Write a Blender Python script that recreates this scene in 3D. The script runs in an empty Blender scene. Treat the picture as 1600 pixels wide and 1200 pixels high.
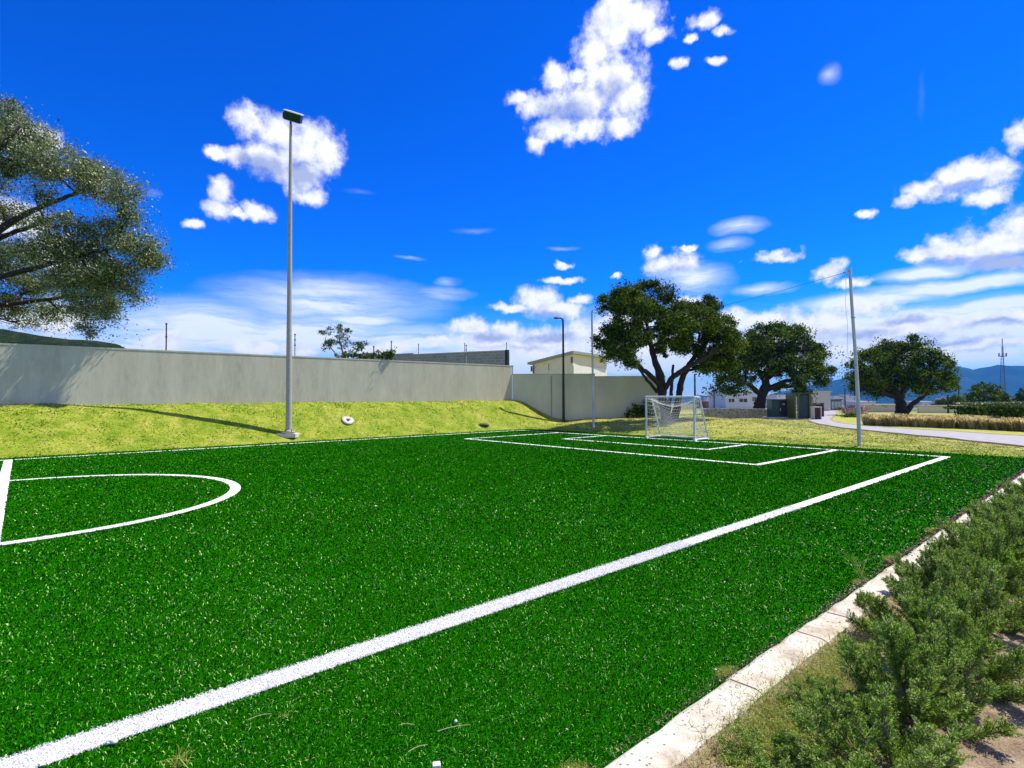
import bpy, math, random
import numpy as np
from mathutils import Matrix, Vector

SC = bpy.context.scene
COL = SC.collection
R = math.radians
rng = np.random.default_rng(7)

# ------------------------------------------------------------------ camera
H = 1.6                      # eye height in metres above the pitch
F = 863.2                    # focal length in px of a 1600 px wide frame
PITCH, ROLL = 0.0235, -0.0042
cam_d = bpy.data.cameras.new("camera")
cam = bpy.data.objects.new("camera", cam_d)
COL.objects.link(cam)
cam_d.sensor_width = 36
cam_d.lens = F / 1600 * 36
cam_d.clip_start = 0.05
cam_d.clip_end = 20000
_fw = Vector((0, math.cos(PITCH), math.sin(PITCH)))
_u0 = Vector((0, -math.sin(PITCH), math.cos(PITCH)))
_rt = Vector((1, 0, 0)) * math.cos(ROLL) + _u0 * math.sin(ROLL)
_up = -Vector((1, 0, 0)) * math.sin(ROLL) + _u0 * math.cos(ROLL)
m = Matrix.Identity(4)
for i in range(3):
    m[i][0], m[i][1], m[i][2] = _rt[i], _up[i], -_fw[i]
m.translation = (0, 0, H)
cam.matrix_world = m
SC.camera = cam

# ------------------------------------------------------------------ light
SUN_AZ, SUN_EL = R(67), R(56.5)
SUN_STRENGTH = 5.0
SKY_STRENGTH = 0.1
SC.view_settings.view_transform = 'Standard'
SC.view_settings.look = 'None'
SC.view_settings.gamma = 1
SC.view_settings.exposure = 0.5
sun_d = bpy.data.lights.new("sun", 'SUN')
sun_d.energy = SUN_STRENGTH
sun_d.angle = R(0.5)
sun_d.color = (1.0, 0.93, 0.77)
sun = bpy.data.objects.new("sun", sun_d)
COL.objects.link(sun)
sdir = Vector((math.sin(SUN_AZ) * math.cos(SUN_EL), math.cos(SUN_AZ) * math.cos(SUN_EL), math.sin(SUN_EL)))
sun.rotation_euler = sdir.to_track_quat('Z', 'Y').to_euler()
sun.location = (20, 10, 40)

SC.cycles.max_bounces = 6
SC.cycles.diffuse_bounces = 3
SC.cycles.glossy_bounces = 2
SC.cycles.transmission_bounces = 3
SC.cycles.volume_bounces = 0
SC.cycles.transparent_max_bounces = 6


# ------------------------------------------------------------------ coordinates
def ray(px, py):
    a = (px - 800) / F
    b = -(py - 600) / F
    d = _rt * a + _up * b + _fw
    return d


def atY(px, py, Y):
    d = ray(px, py)
    t = Y / d.y
    return Vector((d.x * t, Y, H + d.z * t))


X0, Y0, TH = 3.6401 * H, 12.8057 * H, 3.8671      # goal centre and direction goal -> halfway
CU, SU = math.cos(TH), math.sin(TH)


def uv(x, y):
    dx, dy = x - X0, y - Y0
    return dx * CU + dy * SU, -dx * SU + dy * CU


def xy(u, v):
    return X0 + u * CU - v * SU, Y0 + u * SU + v * CU


def sst(t):
    t = np.clip(t, 0, 1)
    return t * t * (3 - 2 * t)


TURF_V0, TURF_V1, TURF_U0, TURF_U1 = -8.92, 9.93, -1.15, 34.0


def wall_v(u):
    return -11.43 - 0.0264 * (u + 2.35)


def vnoise(x, y, s, seed=0):
    """cheap smooth value noise"""
    x = np.asarray(x, float) / s + 31.7 * seed
    y = np.asarray(y, float) / s + 17.3 * seed
    xi, yi = np.floor(x), np.floor(y)
    fx, fy = x - xi, y - yi
    fx = fx * fx * (3 - 2 * fx)
    fy = fy * fy * (3 - 2 * fy)

    def h(a, b):
        q = np.sin(a * 127.1 + b * 311.7 + seed * 74.7) * 43758.5453
        return q - np.floor(q)
    return (h(xi, yi) * (1 - fx) + h(xi + 1, yi) * fx) * (1 - fy) + (h(xi, yi + 1) * (1 - fx) + h(xi + 1, yi + 1) * fx) * fy


def zf(x, y):
    x = np.asarray(x, float)
    y = np.asarray(y, float)
    u, v = uv(x, y)
    t = np.clip((-9.1 - v) / (-9.1 - wall_v(u)), 0, 1)
    bank = 1.43 * (0.35 * t + 0.65 * sst(t * 1.12)) * sst((u + 5.8) / 3.5)
    end = 0.46 * sst((-1.15 - u) / 6) * (1 - sst((x - 10) / 5))
    d = np.sqrt(x * x + y * y)
    far = 0.012 * np.maximum(0, d - 45)
    inside = (v > TURF_V0 - .1) & (v < 12.5) & (u > TURF_U0 - .1)
    bump = np.where(inside, 0.0, (vnoise(x, y, 1.3, 1) - .5) * 0.09 + (vnoise(x, y, 0.5, 2) - .5) * 0.035)
    bump = bump * (1 - .75 * sst((x - 11.5) / 3))
    hump = 0.10 * np.exp(-((x - 14.3) / .9) ** 2) * sst((y - 17) / 5) * (1 - sst((y - 32) / 8))
    return bank + end - far + bump * np.clip(30 / np.maximum(d, 1), 0, 1) + hump


def z1(x, y):
    return float(zf(np.array([x]), np.array([y]))[0])


def hit(px, py, tmax=200):
    d = ray(px, py)
    t = 1.0
    while t < tmax:
        x, y, z = d.x * t, d.y * t, H + d.z * t
        if z <= z1(x, y):
            return x, y, z1(x, y)
        t += 0.05
    return d.x * t, d.y * t, z1(d.x * t, d.y * t)


# ------------------------------------------------------------------ mesh helpers
class MB:
    """collects geometry with numpy and links it as ONE mesh object"""

    def __init__(self):
        self.v, self.f, self.n, self.mi = [], [], 0, []

    def add(self, verts, faces, mi=0):
        verts = np.asarray(verts, float).reshape(-1, 3)
        faces = np.asarray(faces, np.int64)
        self.v.append(verts)
        self.f.append(faces + self.n)
        self.mi.append(np.full(len(faces), mi, np.int32))
        self.n += len(verts)
        return self

    def box(self, c, s, rz=0, mi=0, rx=0, ry=0):
        hx, hy, hz = s[0] / 2, s[1] / 2, s[2] / 2
        p = np.array([[x, y, z] for z in (-hz, hz) for y in (-hy, hy) for x in (-hx, hx)])
        M = np.array((Matrix.Rotation(rz, 3, 'Z') @ Matrix.Rotation(ry, 3, 'Y') @ Matrix.Rotation(rx, 3, 'X')))
        p = p @ M.T + np.array(c)
        return self.add(p, [[0, 2, 3, 1], [4, 5, 7, 6], [0, 1, 5, 4], [2, 6, 7, 3], [0, 4, 6, 2], [1, 3, 7, 5]], mi)

    def prism(self, poly, z0, z1_, mi=0):
        """poly: list of (x,y); side walls + caps as n-gons split in a fan"""
        n = len(poly)
        z0 = [z0] * n if np.isscalar(z0) else z0
        z1_ = [z1_] * n if np.isscalar(z1_) else z1_
        p = [(x, y, a) for (x, y), a in zip(poly, z0)] + [(x, y, a) for (x, y), a in zip(poly, z1_)]
        self.add(p, [[i, (i + 1) % n, n + (i + 1) % n, n + i] for i in range(n)], mi)
        if n == 4:
            self.add(p, [[3, 2, 1, 0], [4, 5, 6, 7]], mi)
        else:
            self.add(p, [[0, i + 1, i] for i in range(1, n - 1)] + [[n, n + i, n + i + 1] for i in range(1, n - 1)], mi)
        return self

    def tube(self, pts, rad, k=8, mi=0, cap=True):
        pts = np.asarray(pts, float)
        n = len(pts)
        rad = np.full(n, rad) if np.isscalar(rad) else np.asarray(rad, float)
        t = np.gradient(pts, axis=0)
        t /= np.linalg.norm(t, axis=1)[:, None] + 1e-12
        ref = np.array([0.0, 0, 1]) if abs(t[0][2]) < .9 else np.array([1.0, 0, 0])
        a = np.cross(t[0], ref)
        a /= np.linalg.norm(a)
        ang = np.arange(k) / k * 2 * np.pi
        out = []
        for i in range(n):
            a = a - t[i] * np.dot(a, t[i])
            a /= np.linalg.norm(a) + 1e-12
            b = np.cross(t[i], a)
            out.append(pts[i] + rad[i] * (np.cos(ang)[:, None] * a + np.sin(ang)[:, None] * b))
        V = np.concatenate(out)
        Fc = []
        for i in range(n - 1):
            for j in range(k):
                j2 = (j + 1) % k
                Fc.append([i * k + j, i * k + j2, (i + 1) * k + j2, (i + 1) * k + j])
        self.add(V, Fc, mi)
        if cap:
            self.add(out[0], [[0, j + 1, j] for j in range(1, k - 1)], mi)
            self.add(out[-1], [[0, j, j + 1] for j in range(1, k - 1)], mi)
        return self

    def lathe(self, prof, c=(0, 0, 0), k=20, mi=0):
        ang = np.arange(k) / k * 2 * np.pi
        V = np.array([[r * math.cos(a) + c[0], r * math.sin(a) + c[1], z + c[2]] for r, z in prof for a in ang])
        Fc = [[i * k + j, i * k + (j + 1) % k, (i + 1) * k + (j + 1) % k, (i + 1) * k + j] for i in range(len(prof) - 1) for j in range(k)]
        return self.add(V, Fc, mi)

    def build(self, name, mats, parent=None, smooth=False, bevel=0):
        V = np.concatenate(self.v)
        counts = np.concatenate([np.full(len(f), f.shape[1] if f.ndim == 2 else 0) for f in self.f if len(f)])
        loops = np.concatenate([f.ravel() for f in self.f if len(f)])
        me = bpy.data.meshes.new(name)
        me.vertices.add(len(V))
        me.vertices.foreach_set('co', V.astype(np.float32).ravel())
        me.loops.add(len(loops))
        me.loops.foreach_set('vertex_index', loops.astype(np.int32))
        me.polygons.add(len(counts))
        st = np.concatenate([[0], np.cumsum(counts)[:-1]])
        me.polygons.foreach_set('loop_start', st.astype(np.int32))
        me.polygons.foreach_set('loop_total', counts.astype(np.int32))
        mats = mats if isinstance(mats, (list, tuple)) else [mats]
        for q in mats:
            me.materials.append(q)
        if len(mats) > 1:
            me.polygons.foreach_set('material_index', np.concatenate(self.mi))
        me.polygons.foreach_set('use_smooth', np.full(len(counts), smooth))
        me.update(calc_edges=True)
        me.validate()
        o = bpy.data.objects.new(name, me)
        COL.objects.link(o)
        if bevel:
            b = o.modifiers.new('bevel', 'BEVEL')
            b.width = bevel
            b.segments = 2
            b.limit_method = 'ANGLE'
        if parent:
            o.parent = parent
        return o


def tag(o, label, cat, group=None, kind=None):
    if label:
        o['label'] = label
    if cat:
        o['category'] = cat
    if group:
        o['group'] = group
    if kind:
        o['kind'] = kind
    return o


def thing(name, loc, label, cat, group=None, rz=0):
    o = bpy.data.objects.new(name, None)
    COL.objects.link(o)
    o.location = loc
    o.rotation_euler = (0, 0, rz)
    o.empty_display_size = 0.2
    return tag(o, label, cat, group)


def struct(o):
    o['kind'] = 'structure'
    return o


# ------------------------------------------------------------------ material helpers
def newmat(name):
    mt = bpy.data.materials.new(name)
    mt.use_nodes = True
    nt = mt.node_tree
    return mt, nt, nt.nodes['Principled BSDF']


def lk(nt, a, b):
    nt.links.new(a, b)


def ramp(nt, fac, stops):
    r = nt.nodes.new('ShaderNodeValToRGB')
    el = r.color_ramp.elements
    while len(el) < len(stops):
        el.new(0.5)
    for e, (p, c) in zip(el, stops):
        e.position = p
        e.color = (*c, 1)
    lk(nt, fac, r.inputs[0])
    return r.outputs[0]


def noise(nt, scale, detail=4, rough=.55, vec=None, dist=0, col=False):
    n = nt.nodes.new('ShaderNodeTexNoise')
    n.inputs['Scale'].default_value = scale
    n.inputs['Detail'].default_value = detail
    n.inputs['Roughness'].default_value = rough
    n.inputs['Distortion'].default_value = dist
    if vec is not None:
        lk(nt, vec, n.inputs['Vector'])
    return n.outputs['Color' if col else 'Fac']


def pos(nt, scale=(1, 1, 1), obj=False):
    if obj:
        g = nt.nodes.new('ShaderNodeTexCoord').outputs['Object']
    else:
        g = nt.nodes.new('ShaderNodeNewGeometry').outputs['Position']
    if scale == (1, 1, 1):
        return g
    v = nt.nodes.new('ShaderNodeVectorMath')
    v.operation = 'MULTIPLY'
    v.inputs[1].default_value = scale
    lk(nt, g, v.inputs[0])
    return v.outputs[0]


def mth(nt, op, a, b=None, c=None, clamp=False):
    n = nt.nodes.new('ShaderNodeMath')
    n.operation = op
    n.use_clamp = clamp
    for i, q in enumerate((a, b, c)):
        if q is None:
            continue
        if isinstance(q, (int, float)):
            n.inputs[i].default_value = q
        else:
            lk(nt, q, n.inputs[i])
    return n.outputs[0]


def mixc(nt, fac, a, b, mode='MIX'):
    n = nt.nodes.new('ShaderNodeMix')
    n.data_type = 'RGBA'
    n.blend_type = mode
    for s, q in ((n.inputs[0], fac), (n.inputs[6], a), (n.inputs[7], b)):
        if isinstance(q, (int, float)):
            s.default_value = q
        elif isinstance(q, tuple):
            s.default_value = (*q, 1)
        else:
            lk(nt, q, s)
    return n.outputs[2]


def bump(nt, bs, h, strength=.3, dist=.02):
    b = nt.nodes.new('ShaderNodeBump')
    b.inputs['Strength'].default_value = strength
    b.inputs['Distance'].default_value = dist
    lk(nt, h, b.inputs['Height'])
    lk(nt, b.outputs[0], bs.inputs['Normal'])


def simple(name, c1, c2=None, scale=8, rough=.7, metal=0, bmp=.15, bd=.01, detail=5, spec=None, obj=True, stretch=(1, 1, 1)):
    mt, nt, bs = newmat(name)
    c2 = c2 or tuple(x * .75 for x in c1)
    n = noise(nt, scale, detail, .6, pos(nt, stretch, obj))
    lk(nt, ramp(nt, n, [(.3, c2), (.7, c1)]), bs.inputs['Base Color'])
    bs.inputs['Roughness'].default_value = rough
    bs.inputs['Metallic'].default_value = metal
    if spec is not None:
        bs.inputs['Specular IOR Level'].default_value = spec
    if bmp:
        bump(nt, bs, n, bmp, bd)
    return mt


def straw_shift(nt, amount):
    d = nt.nodes.new('ShaderNodeVectorMath')
    d.operation = 'DOT_PRODUCT'
    lk(nt, pos(nt), d.inputs[0])
    d.inputs[1].default_value = (-CU, -SU, 0)
    u_neg = mth(nt, 'ADD', d.outputs['Value'], X0 * CU + Y0 * SU - 1.0)
    return mth(nt, 'MULTIPLY', mth(nt, 'MULTIPLY', u_neg, .25, clamp=True), amount)


def islandmat(name, stops, rough=.5, spec=.4, large=None, trans=0, shift=0):
    """per-leaf/per-blade colour variation"""
    mt, nt, bs = newmat(name)
    g = nt.nodes.new('ShaderNodeNewGeometry')
    fac = g.outputs['Random Per Island']
    if large:
        n = noise(nt, large[0], 3, .6, pos(nt))
        n = mth(nt, 'MULTIPLY_ADD', n, large[1], -large[1] / 2)
        fac = mth(nt, 'ADD', fac, n, clamp=True)
    if shift:
        fac = mth(nt, 'ADD', fac, straw_shift(nt, shift), clamp=True)
    c = ramp(nt, fac, stops)
    lk(nt, c, bs.inputs['Base Color'])
    bs.inputs['Roughness'].default_value = rough
    bs.inputs['Specular IOR Level'].default_value = spec
    if trans:
        t = nt.nodes.new('ShaderNodeBsdfTranslucent')
        lk(nt, c, t.inputs[0])
        mx = nt.nodes.new('ShaderNodeMixShader')
        mx.inputs[0].default_value = trans
        lk(nt, bs.outputs[0], mx.inputs[1])
        lk(nt, t.outputs[0], mx.inputs[2])
        lk(nt, mx.outputs[0], nt.nodes['Material Output'].inputs[0])
    return mt


# ------------------------------------------------------------------ world: sky and clouds
def azel(px, py):
    d = ray(px, py).normalized()
    return math.atan2(d.x, d.y), math.asin(d.z)


CUM = [  # cumulus puffs, as measured in the photograph: px, py, rx, ry -> sky directions
    (960, 42, 52, 50), (995, 28, 48, 32), (930, 82, 38, 45), (955, 118, 55, 50), (985, 150, 34, 45), (905, 158, 52, 44),
    (868, 122, 26, 26), (842, 168, 34, 22), (812, 157, 20, 13), (872, 202, 42, 26), (842, 230, 20, 16), (1030, 52, 26, 16),
    (968, 196, 30, 20), (920, 200, 40, 22), (900, 118, 20, 14), (968, 0, 30, 22),
    (1102, 34, 24, 17), (1126, 52, 16, 9), (1078, 65, 9, 8), (1058, 103, 15, 12), (1118, 100, 17, 8),
    (386, 192, 40, 30), (432, 208, 52, 34), (475, 225, 52, 42), (508, 238, 34, 38), (372, 245, 34, 16), (342, 242, 22, 12),
    (425, 250, 52, 30), (472, 278, 42, 28), (484, 304, 28, 16), (440, 270, 30, 18),
    (350, 302, 22, 22), (342, 326, 30, 16), (300, 348, 20, 8), (402, 328, 27, 17), (372, 333, 20, 8),
    (1508, 282, 66, 28), (1560, 270, 42, 28), (1455, 298, 46, 18), (1420, 315, 26, 11), (1545, 303, 44, 16),
    (1592, 212, 24, 28), (1540, 382, 72, 38), (1482, 392, 60, 26), (1592, 360, 52, 42), (1432, 396, 40, 15), (1570, 412, 62, 16),
    (1348, 336, 16, 7), (1302, 424, 26, 20), (1332, 442, 32, 11), (1215, 401, 42, 10),
    (1050, 412, 44, 20), (1022, 394, 20, 12), (1078, 388, 12, 5), (875, 436, 38, 7), (886, 412, 18, 6), (962, 432, 8, 5),
    (842, 470, 44, 26), (875, 482, 42, 18), (798, 483, 40, 8), (906, 466, 20, 9),
    (730, 512, 38, 20), (790, 516, 34, 16), (762, 532, 70, 18), (850, 532, 90, 24), (915, 522, 60, 26), (690, 535, 30, 8),
    (402, 542, 42, 16), (470, 545, 40, 14), (45, 215, 60, 28), (20, 345, 70, 40), (90, 400, 60, 40), (70, 500, 90, 34), (-160, 300, 140, 90),
    (1200, 500, 84, 20), (1270, 508, 90, 24), (1345, 482, 70, 14), (1440, 505, 110, 18), (1568, 498, 90, 14), (1390, 520, 130, 16),
    (1180, 560, 90, 22), (1080, 470, 40, 10), (1130, 495, 60, 16), (1240, 530, 100, 22), (1330, 545, 90, 20), (1480, 540, 120, 16), (600, 545, 60, 12), (260, 535, 60, 14), (1020, 540, 60, 20), (980, 500, 40, 14), (870, 552, 100, 16), (1750, 330, 120, 60), (1900, 480, 200, 40), (1700, 120, 60, 40),
    (-500, 200, 160, 70), (-300, 470, 160, 50), (500, -350, 160, 90), (1300, -500, 200, 120)]
SOFT = [  # thin streaky layers: px, py, rx, ry, strength
    (1152, 355, 58, 16, .55), (1138, 383, 44, 14, .55), (1298, 117, 30, 24, .30), (690, 458, 66, 14, .6), (700, 440, 30, 10, .5),
    (520, 470, 230, 50, .75), (330, 520, 240, 60, 1.0), (480, 520, 260, 45, .9), (620, 535, 200, 36, .8), (560, 500, 120, 16, .8),
    (1080, 440, 80, 36, .8), (1500, 446, 230, 15, 1.2), (1560, 476, 200, 14, 1.2), (1400, 530, 420, 60, 1.7), (900, 560, 420, 50, 1.6),
    (200, 560, 400, 50, 1.2), (1000, 500, 130, 40, .8), (1350, 470, 160, 20, .9), (880, 388, 40, 5, .3), (640, 401, 40, 5, .25), (740, 360, 70, 10, .14),
    (560, 300, 70, 12, .10), (1440, 150, 34, 190, .07), (1400, 300, 34, 120, .06), (1440, 428, 90, 16, 1.0), (235, 300, 24, 10, .25),
    (1190, 450, 70, 12, .6), (1800, 540, 300, 60, 1.2), (-400, 540, 400, 70, 1.2)]
SHD = [  # grey undersides
    (880, 175, 62, 30, 1.0), (955, 140, 34, 40, .8), (900, 60, 0.1, 0.1, 0), (405, 262, 74, 26, 1.0), (470, 272, 50, 36, .9), (440, 232, 50, 22, .5),
    (1500, 296, 70, 12, .9), (1560, 410, 96, 26, 1.3), (1480, 408, 60, 14, 1.0), (1480, 528, 150, 14, 1.2), (1240, 538, 90, 10, .7), (1560, 545, 90, 8, .9), (800, 545, 90, 8, .6), (1330, 520, 90, 14, .8),
    (850, 492, 54, 12, .9), (765, 528, 60, 12, .8), (860, 528, 90, 14, .8), (1210, 512, 80, 12, .5), (1560, 506, 90, 12, 1.0),
    (430, 480, 260, 40, .5), (350, 315, 24, 20, .4), (1050, 420, 50, 12, .5), (1400, 500, 90, 10, .8), (40, 470, 80, 30, .6)]


def build_world():
    w = bpy.data.worlds.new("World")
    SC.world = w
    w.use_nodes = True
    nt = w.node_tree
    nt.nodes.clear()
    out = nt.nodes.new('ShaderNodeOutputWorld')
    bg = nt.nodes.new('ShaderNodeBackground')
    bg.inputs['Strength'].default_value = SKY_STRENGTH
    lk(nt, bg.outputs[0], out.inputs[0])
    sky = nt.nodes.new('ShaderNodeTexSky')
    sky.sky_type = 'NISHITA'
    sky.sun_disc = False
    sky.sun_elevation = SUN_EL
    sky.sun_rotation = SUN_AZ
    sky.altitude = 1900
    sky.air_density = 1.0
    sky.dust_density = 0.4
    sky.ozone_density = 3.0
    hs = nt.nodes.new('ShaderNodeHueSaturation')
    hs.inputs['Hue'].default_value = 0.5
    hs.inputs['Saturation'].default_value = 1.42
    hs.inputs['Value'].default_value = 1.0
    lk(nt, sky.outputs[0], hs.inputs['Color'])
    skyc = mixc(nt, 1.0, hs.outputs[0], (.04, .79, 1.68), 'MULTIPLY')
    tc = nt.nodes.new('ShaderNodeTexCoord')
    sp = nt.nodes.new('ShaderNodeSeparateXYZ')
    lk(nt, tc.outputs['Generated'], sp.inputs[0])
    az = mth(nt, 'ARCTAN2', sp.outputs[0], sp.outputs[1])
    el = mth(nt, 'ARCSINE', sp.outputs[2])
    cb = nt.nodes.new('ShaderNodeCombineXYZ')
    lk(nt, az, cb.inputs[0])
    lk(nt, el, cb.inputs[1])
    P = cb.outputs[0]

    def vm(op, a, b=None, c=None):
        n = nt.nodes.new('ShaderNodeVectorMath')
        n.operation = op
        for i, q in enumerate((a, b, c)):
            if q is None:
                continue
            if isinstance(q, tuple):
                n.inputs[i].default_value = q
            else:
                lk(nt, q, n.inputs[i])
        return n.outputs['Value'] if op in ('LENGTH', 'DOT_PRODUCT') else n.outputs[0]
    # gentle warp shared by all layers
    w1 = vm('SUBTRACT', noise(nt, 13, 3, .6, P, col=True), (.5, .5, .5))
    w2 = vm('SUBTRACT', noise(nt, 45, 4, .65, P, col=True), (.5, .5, .5))
    PW = vm('MULTIPLY_ADD', w1, (.045, .032, 0), P)
    PW = vm('MULTIPLY_ADD', w2, (.020, .016, 0), PW)

    def lens(Pn, px, py, rx, ry):
        a, e = azel(px, py)
        a2, _ = azel(px + rx, py)
        a1, _ = azel(px - rx, py)
        _, e2 = azel(px, py - ry)
        _, e1 = azel(px, py + ry)
        sx, sy = 2 / abs(a2 - a1), 2 / abs(e2 - e1)
        return vm('LENGTH', vm('MULTIPLY_ADD', Pn, (sx, sy, 0), (-a * sx, -e * sy, 0)))
    D = None
    for b in CUM:
        q = lens(PW, *b)
        D = q if D is None else mth(nt, 'SMOOTH_MIN', D, q, .12)
    fb = noise(nt, 30, 8, .64, P)
    fb2 = noise(nt, 30, 5, .64, vm('ADD', P, (.010, .014, 0)))
    Fd = mth(nt, 'SUBTRACT', 1.20, D)
    Fd = mth(nt, 'ADD', Fd, mth(nt, 'MULTIPLY_ADD', fb, 1.8, -.9))
    mr = nt.nodes.new('ShaderNodeMapRange')
    mr.interpolation_type = 'SMOOTHSTEP'
    mr.inputs['From Min'].default_value = 0
    mr.inputs['From Max'].default_value = .85
    lk(nt, Fd, mr.inputs['Value'])
    ac = mr.outputs[0]
    # soft layers
    S = None
    PS = vm('MULTIPLY_ADD', w1, (.03, .02, 0), P)
    for px, py, rx, ry, st in SOFT:
        q = mth(nt, 'SUBTRACT', 1.0, lens(PS, px, py, rx * 1.2, ry * 1.25), clamp=True)
        q = mth(nt, 'MULTIPLY', mth(nt, 'POWER', q, 1.7), st)
        S = q if S is None else mth(nt, 'SMOOTH_MAX', S, q, .04)
    stv = vm('MULTIPLY', PS, (5, 42, 0))
    stn = noise(nt, 1.0, 7, .62, stv, dist=.4)
    stn = mth(nt, 'MULTIPLY_ADD', stn, 2.6, -.62)
    S = mth(nt, 'SUBTRACT', S, .05, clamp=True)
    a_s = mth(nt, 'MULTIPLY', mth(nt, 'MULTIPLY', S, 2.5), stn, clamp=True)
    # whitening right above the horizon
    hz = mth(nt, 'SUBTRACT', 1.0, mth(nt, 'MULTIPLY', mth(nt, 'ABSOLUTE', el), 5.5), clamp=True)
    hz = mth(nt, 'MULTIPLY', mth(nt, 'MULTIPLY', hz, hz), .95)
    # shade field
    G = None
    for px, py, rx, ry, st in SHD:
        if st == 0:
            continue
        q = mth(nt, 'MULTIPLY', mth(nt, 'SUBTRACT', 1.0, lens(PW, px, py, rx, ry), clamp=True), st)
        G = q if G is None else mth(nt, 'SMOOTH_MAX', G, q, .1)
    gn = noise(nt, 22, 6, .6, PW)
    sh = mth(nt, 'ADD', mth(nt, 'MULTIPLY', G, 1.7), mth(nt, 'MULTIPLY_ADD', gn, 1.0, -.56))
    sh = mth(nt, 'ADD', sh, mth(nt, 'MULTIPLY', mth(nt, 'SUBTRACT', fb2, fb), 1.5))
    sh = mth(nt, 'MULTIPLY', sh, mth(nt, 'MULTIPLY', Fd, 2.6, clamp=True), clamp=True)
    ccol = mixc(nt, sh, (7.7, 7.8, 8.0), (3.2, 3.8, 5.9))
    c1 = mixc(nt, hz, skyc, (5.9, 6.9, 8.0))
    c2 = mixc(nt, a_s, c1, (6.6, 7.3, 8.6))
    c3 = mixc(nt, ac, c2, ccol)
    # unseen broken cloud deck, added behind the camera as neutral fill light
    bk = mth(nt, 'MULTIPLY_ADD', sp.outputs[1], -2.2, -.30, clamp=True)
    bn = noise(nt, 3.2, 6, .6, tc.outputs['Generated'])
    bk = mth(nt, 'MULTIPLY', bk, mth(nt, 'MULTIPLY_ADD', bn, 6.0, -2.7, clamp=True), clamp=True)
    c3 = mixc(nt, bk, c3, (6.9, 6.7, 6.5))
    # below the horizon the dome is plain earth
    below = mth(nt, 'MULTIPLY', el, -60, clamp=True)
    c4 = mixc(nt, below, c3, (1.2, 1.3, .9))
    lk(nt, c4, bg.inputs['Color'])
    w.cycles.sampling_method = 'MANUAL'
    w.cycles.sample_map_resolution = 512


build_world()

# ------------------------------------------------------------------ materials
# artificial turf carpet
mt, nt, bs = newmat('turf_carpet')
P_ = pos(nt)
n1 = noise(nt, 260, 4, .75, P_)
n2 = noise(nt, 70, 3, .7, P_)
n3 = noise(nt, .9, 5, .6, P_)
f_ = mth(nt, 'ADD', mth(nt, 'MULTIPLY', n1, .55), mth(nt, 'MULTIPLY', n2, .45))
c_ = ramp(nt, f_, [(.36, (.002, .025, .0003)), (.5, (.006, .10, .0005)), (.62, (.018, .22, .001)), (.72, (.08, .34, .02))])
c_ = mixc(nt, mth(nt, 'MULTIPLY', ramp(nt, n3, [(.35, (0, 0, 0)), (.7, (1, 1, 1))]), .35), c_, (.015, .08, .002), 'MIX')
lk(nt, c_, bs.inputs['Base Color'])
bs.inputs['Roughness'].default_value = .6
bs.inputs['Specular IOR Level'].default_value = 0
bump(nt, bs, f_, .6, .02)
M_TURF = mt
M_BLADE = islandmat('turf_fibre', [(0, (.001, .010, .0003)), (.42, (.004, .080, .0005)), (.76, (.018, .22, .001)), (.91, (.12, .46, .03)), (1, (.62, .80, .30))], .9, .0, large=(.8, .35))  # palest blades stand for glints, put into the colour with specular off
M_BLADEF = islandmat('turf_fibre_far', [(0, (.003, .055, .0005)), (.5, (.012, .145, .001)), (.93, (.034, .26, .003)), (1, (.16, .46, .05))], .9, 0, large=(.8, .35))  # same fibres far from the camera, coloured brighter, palest tones left out
M_WFIB = islandmat('white_fibre', [(0, (.80, .80, .79)), (.5, (.88, .88, .87)), (1, (.92, .92, .91))], .7, .1, trans=.4)
mt, nt, bs = newmat('white_line')
n1 = noise(nt, 120, 4, .7, pos(nt))
lk(nt, ramp(nt, n1, [(.3, (.80, .80, .79)), (.6, (.9, .9, .89))]), bs.inputs['Base Color'])
bump(nt, bs, n1, .7, .02)
bs.inputs['Roughness'].default_value = .8
M_LINE = mt

# ground: lawn near, mixed land far away
mt, nt, bs = newmat('lawn_ground')
P_ = pos(nt)
n1 = noise(nt, 1.7, 7, .72, P_)
n2 = noise(nt, 14, 5, .7, P_)
n3 = noise(nt, .02, 6, .6, P_)
c_ = ramp(nt, mth(nt, 'ADD', straw_shift(nt, .10), mth(nt, 'ADD', mth(nt, 'MULTIPLY', n1, .6), mth(nt, 'MULTIPLY', n2, .4))),
          [(.30, (.05, .12, .004)), (.45, (.16, .24, .010)), (.58, (.33, .35, .05)), (.72, (.50, .43, .14))])
far_ = ramp(nt, n3, [(.35, (.05, .08, .03)), (.5, (.16, .16, .07)), (.65, (.28, .24, .14))])
ln = nt.nodes.new('ShaderNodeVectorMath')
ln.operation = 'LENGTH'
lk(nt, P_, ln.inputs[0])
mr = nt.nodes.new('ShaderNodeMapRange')
mr.inputs['From Min'].default_value = 60
mr.inputs['From Max'].default_value = 110
lk(nt, ln.outputs['Value'], mr.inputs['Value'])
lk(nt, mixc(nt, mr.outputs[0], c_, far_), bs.inputs['Base Color'])
bs.inputs['Roughness'].default_value = .9
bs.inputs['Specular IOR Level'].default_value = .15
bump(nt, bs, n2, .4, .03)
M_LAWN = mt
M_LAWNB = islandmat('lawn_blade', [(0, (.10, .20, .006)), (.28, (.13, .26, .010)), (.55, (.24, .34, .04)), (.80, (.47, .46, .14)), (1, (.64, .55, .28))], .8, .05, large=(1.9, 2.8), trans=.35, shift=.28)
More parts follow.
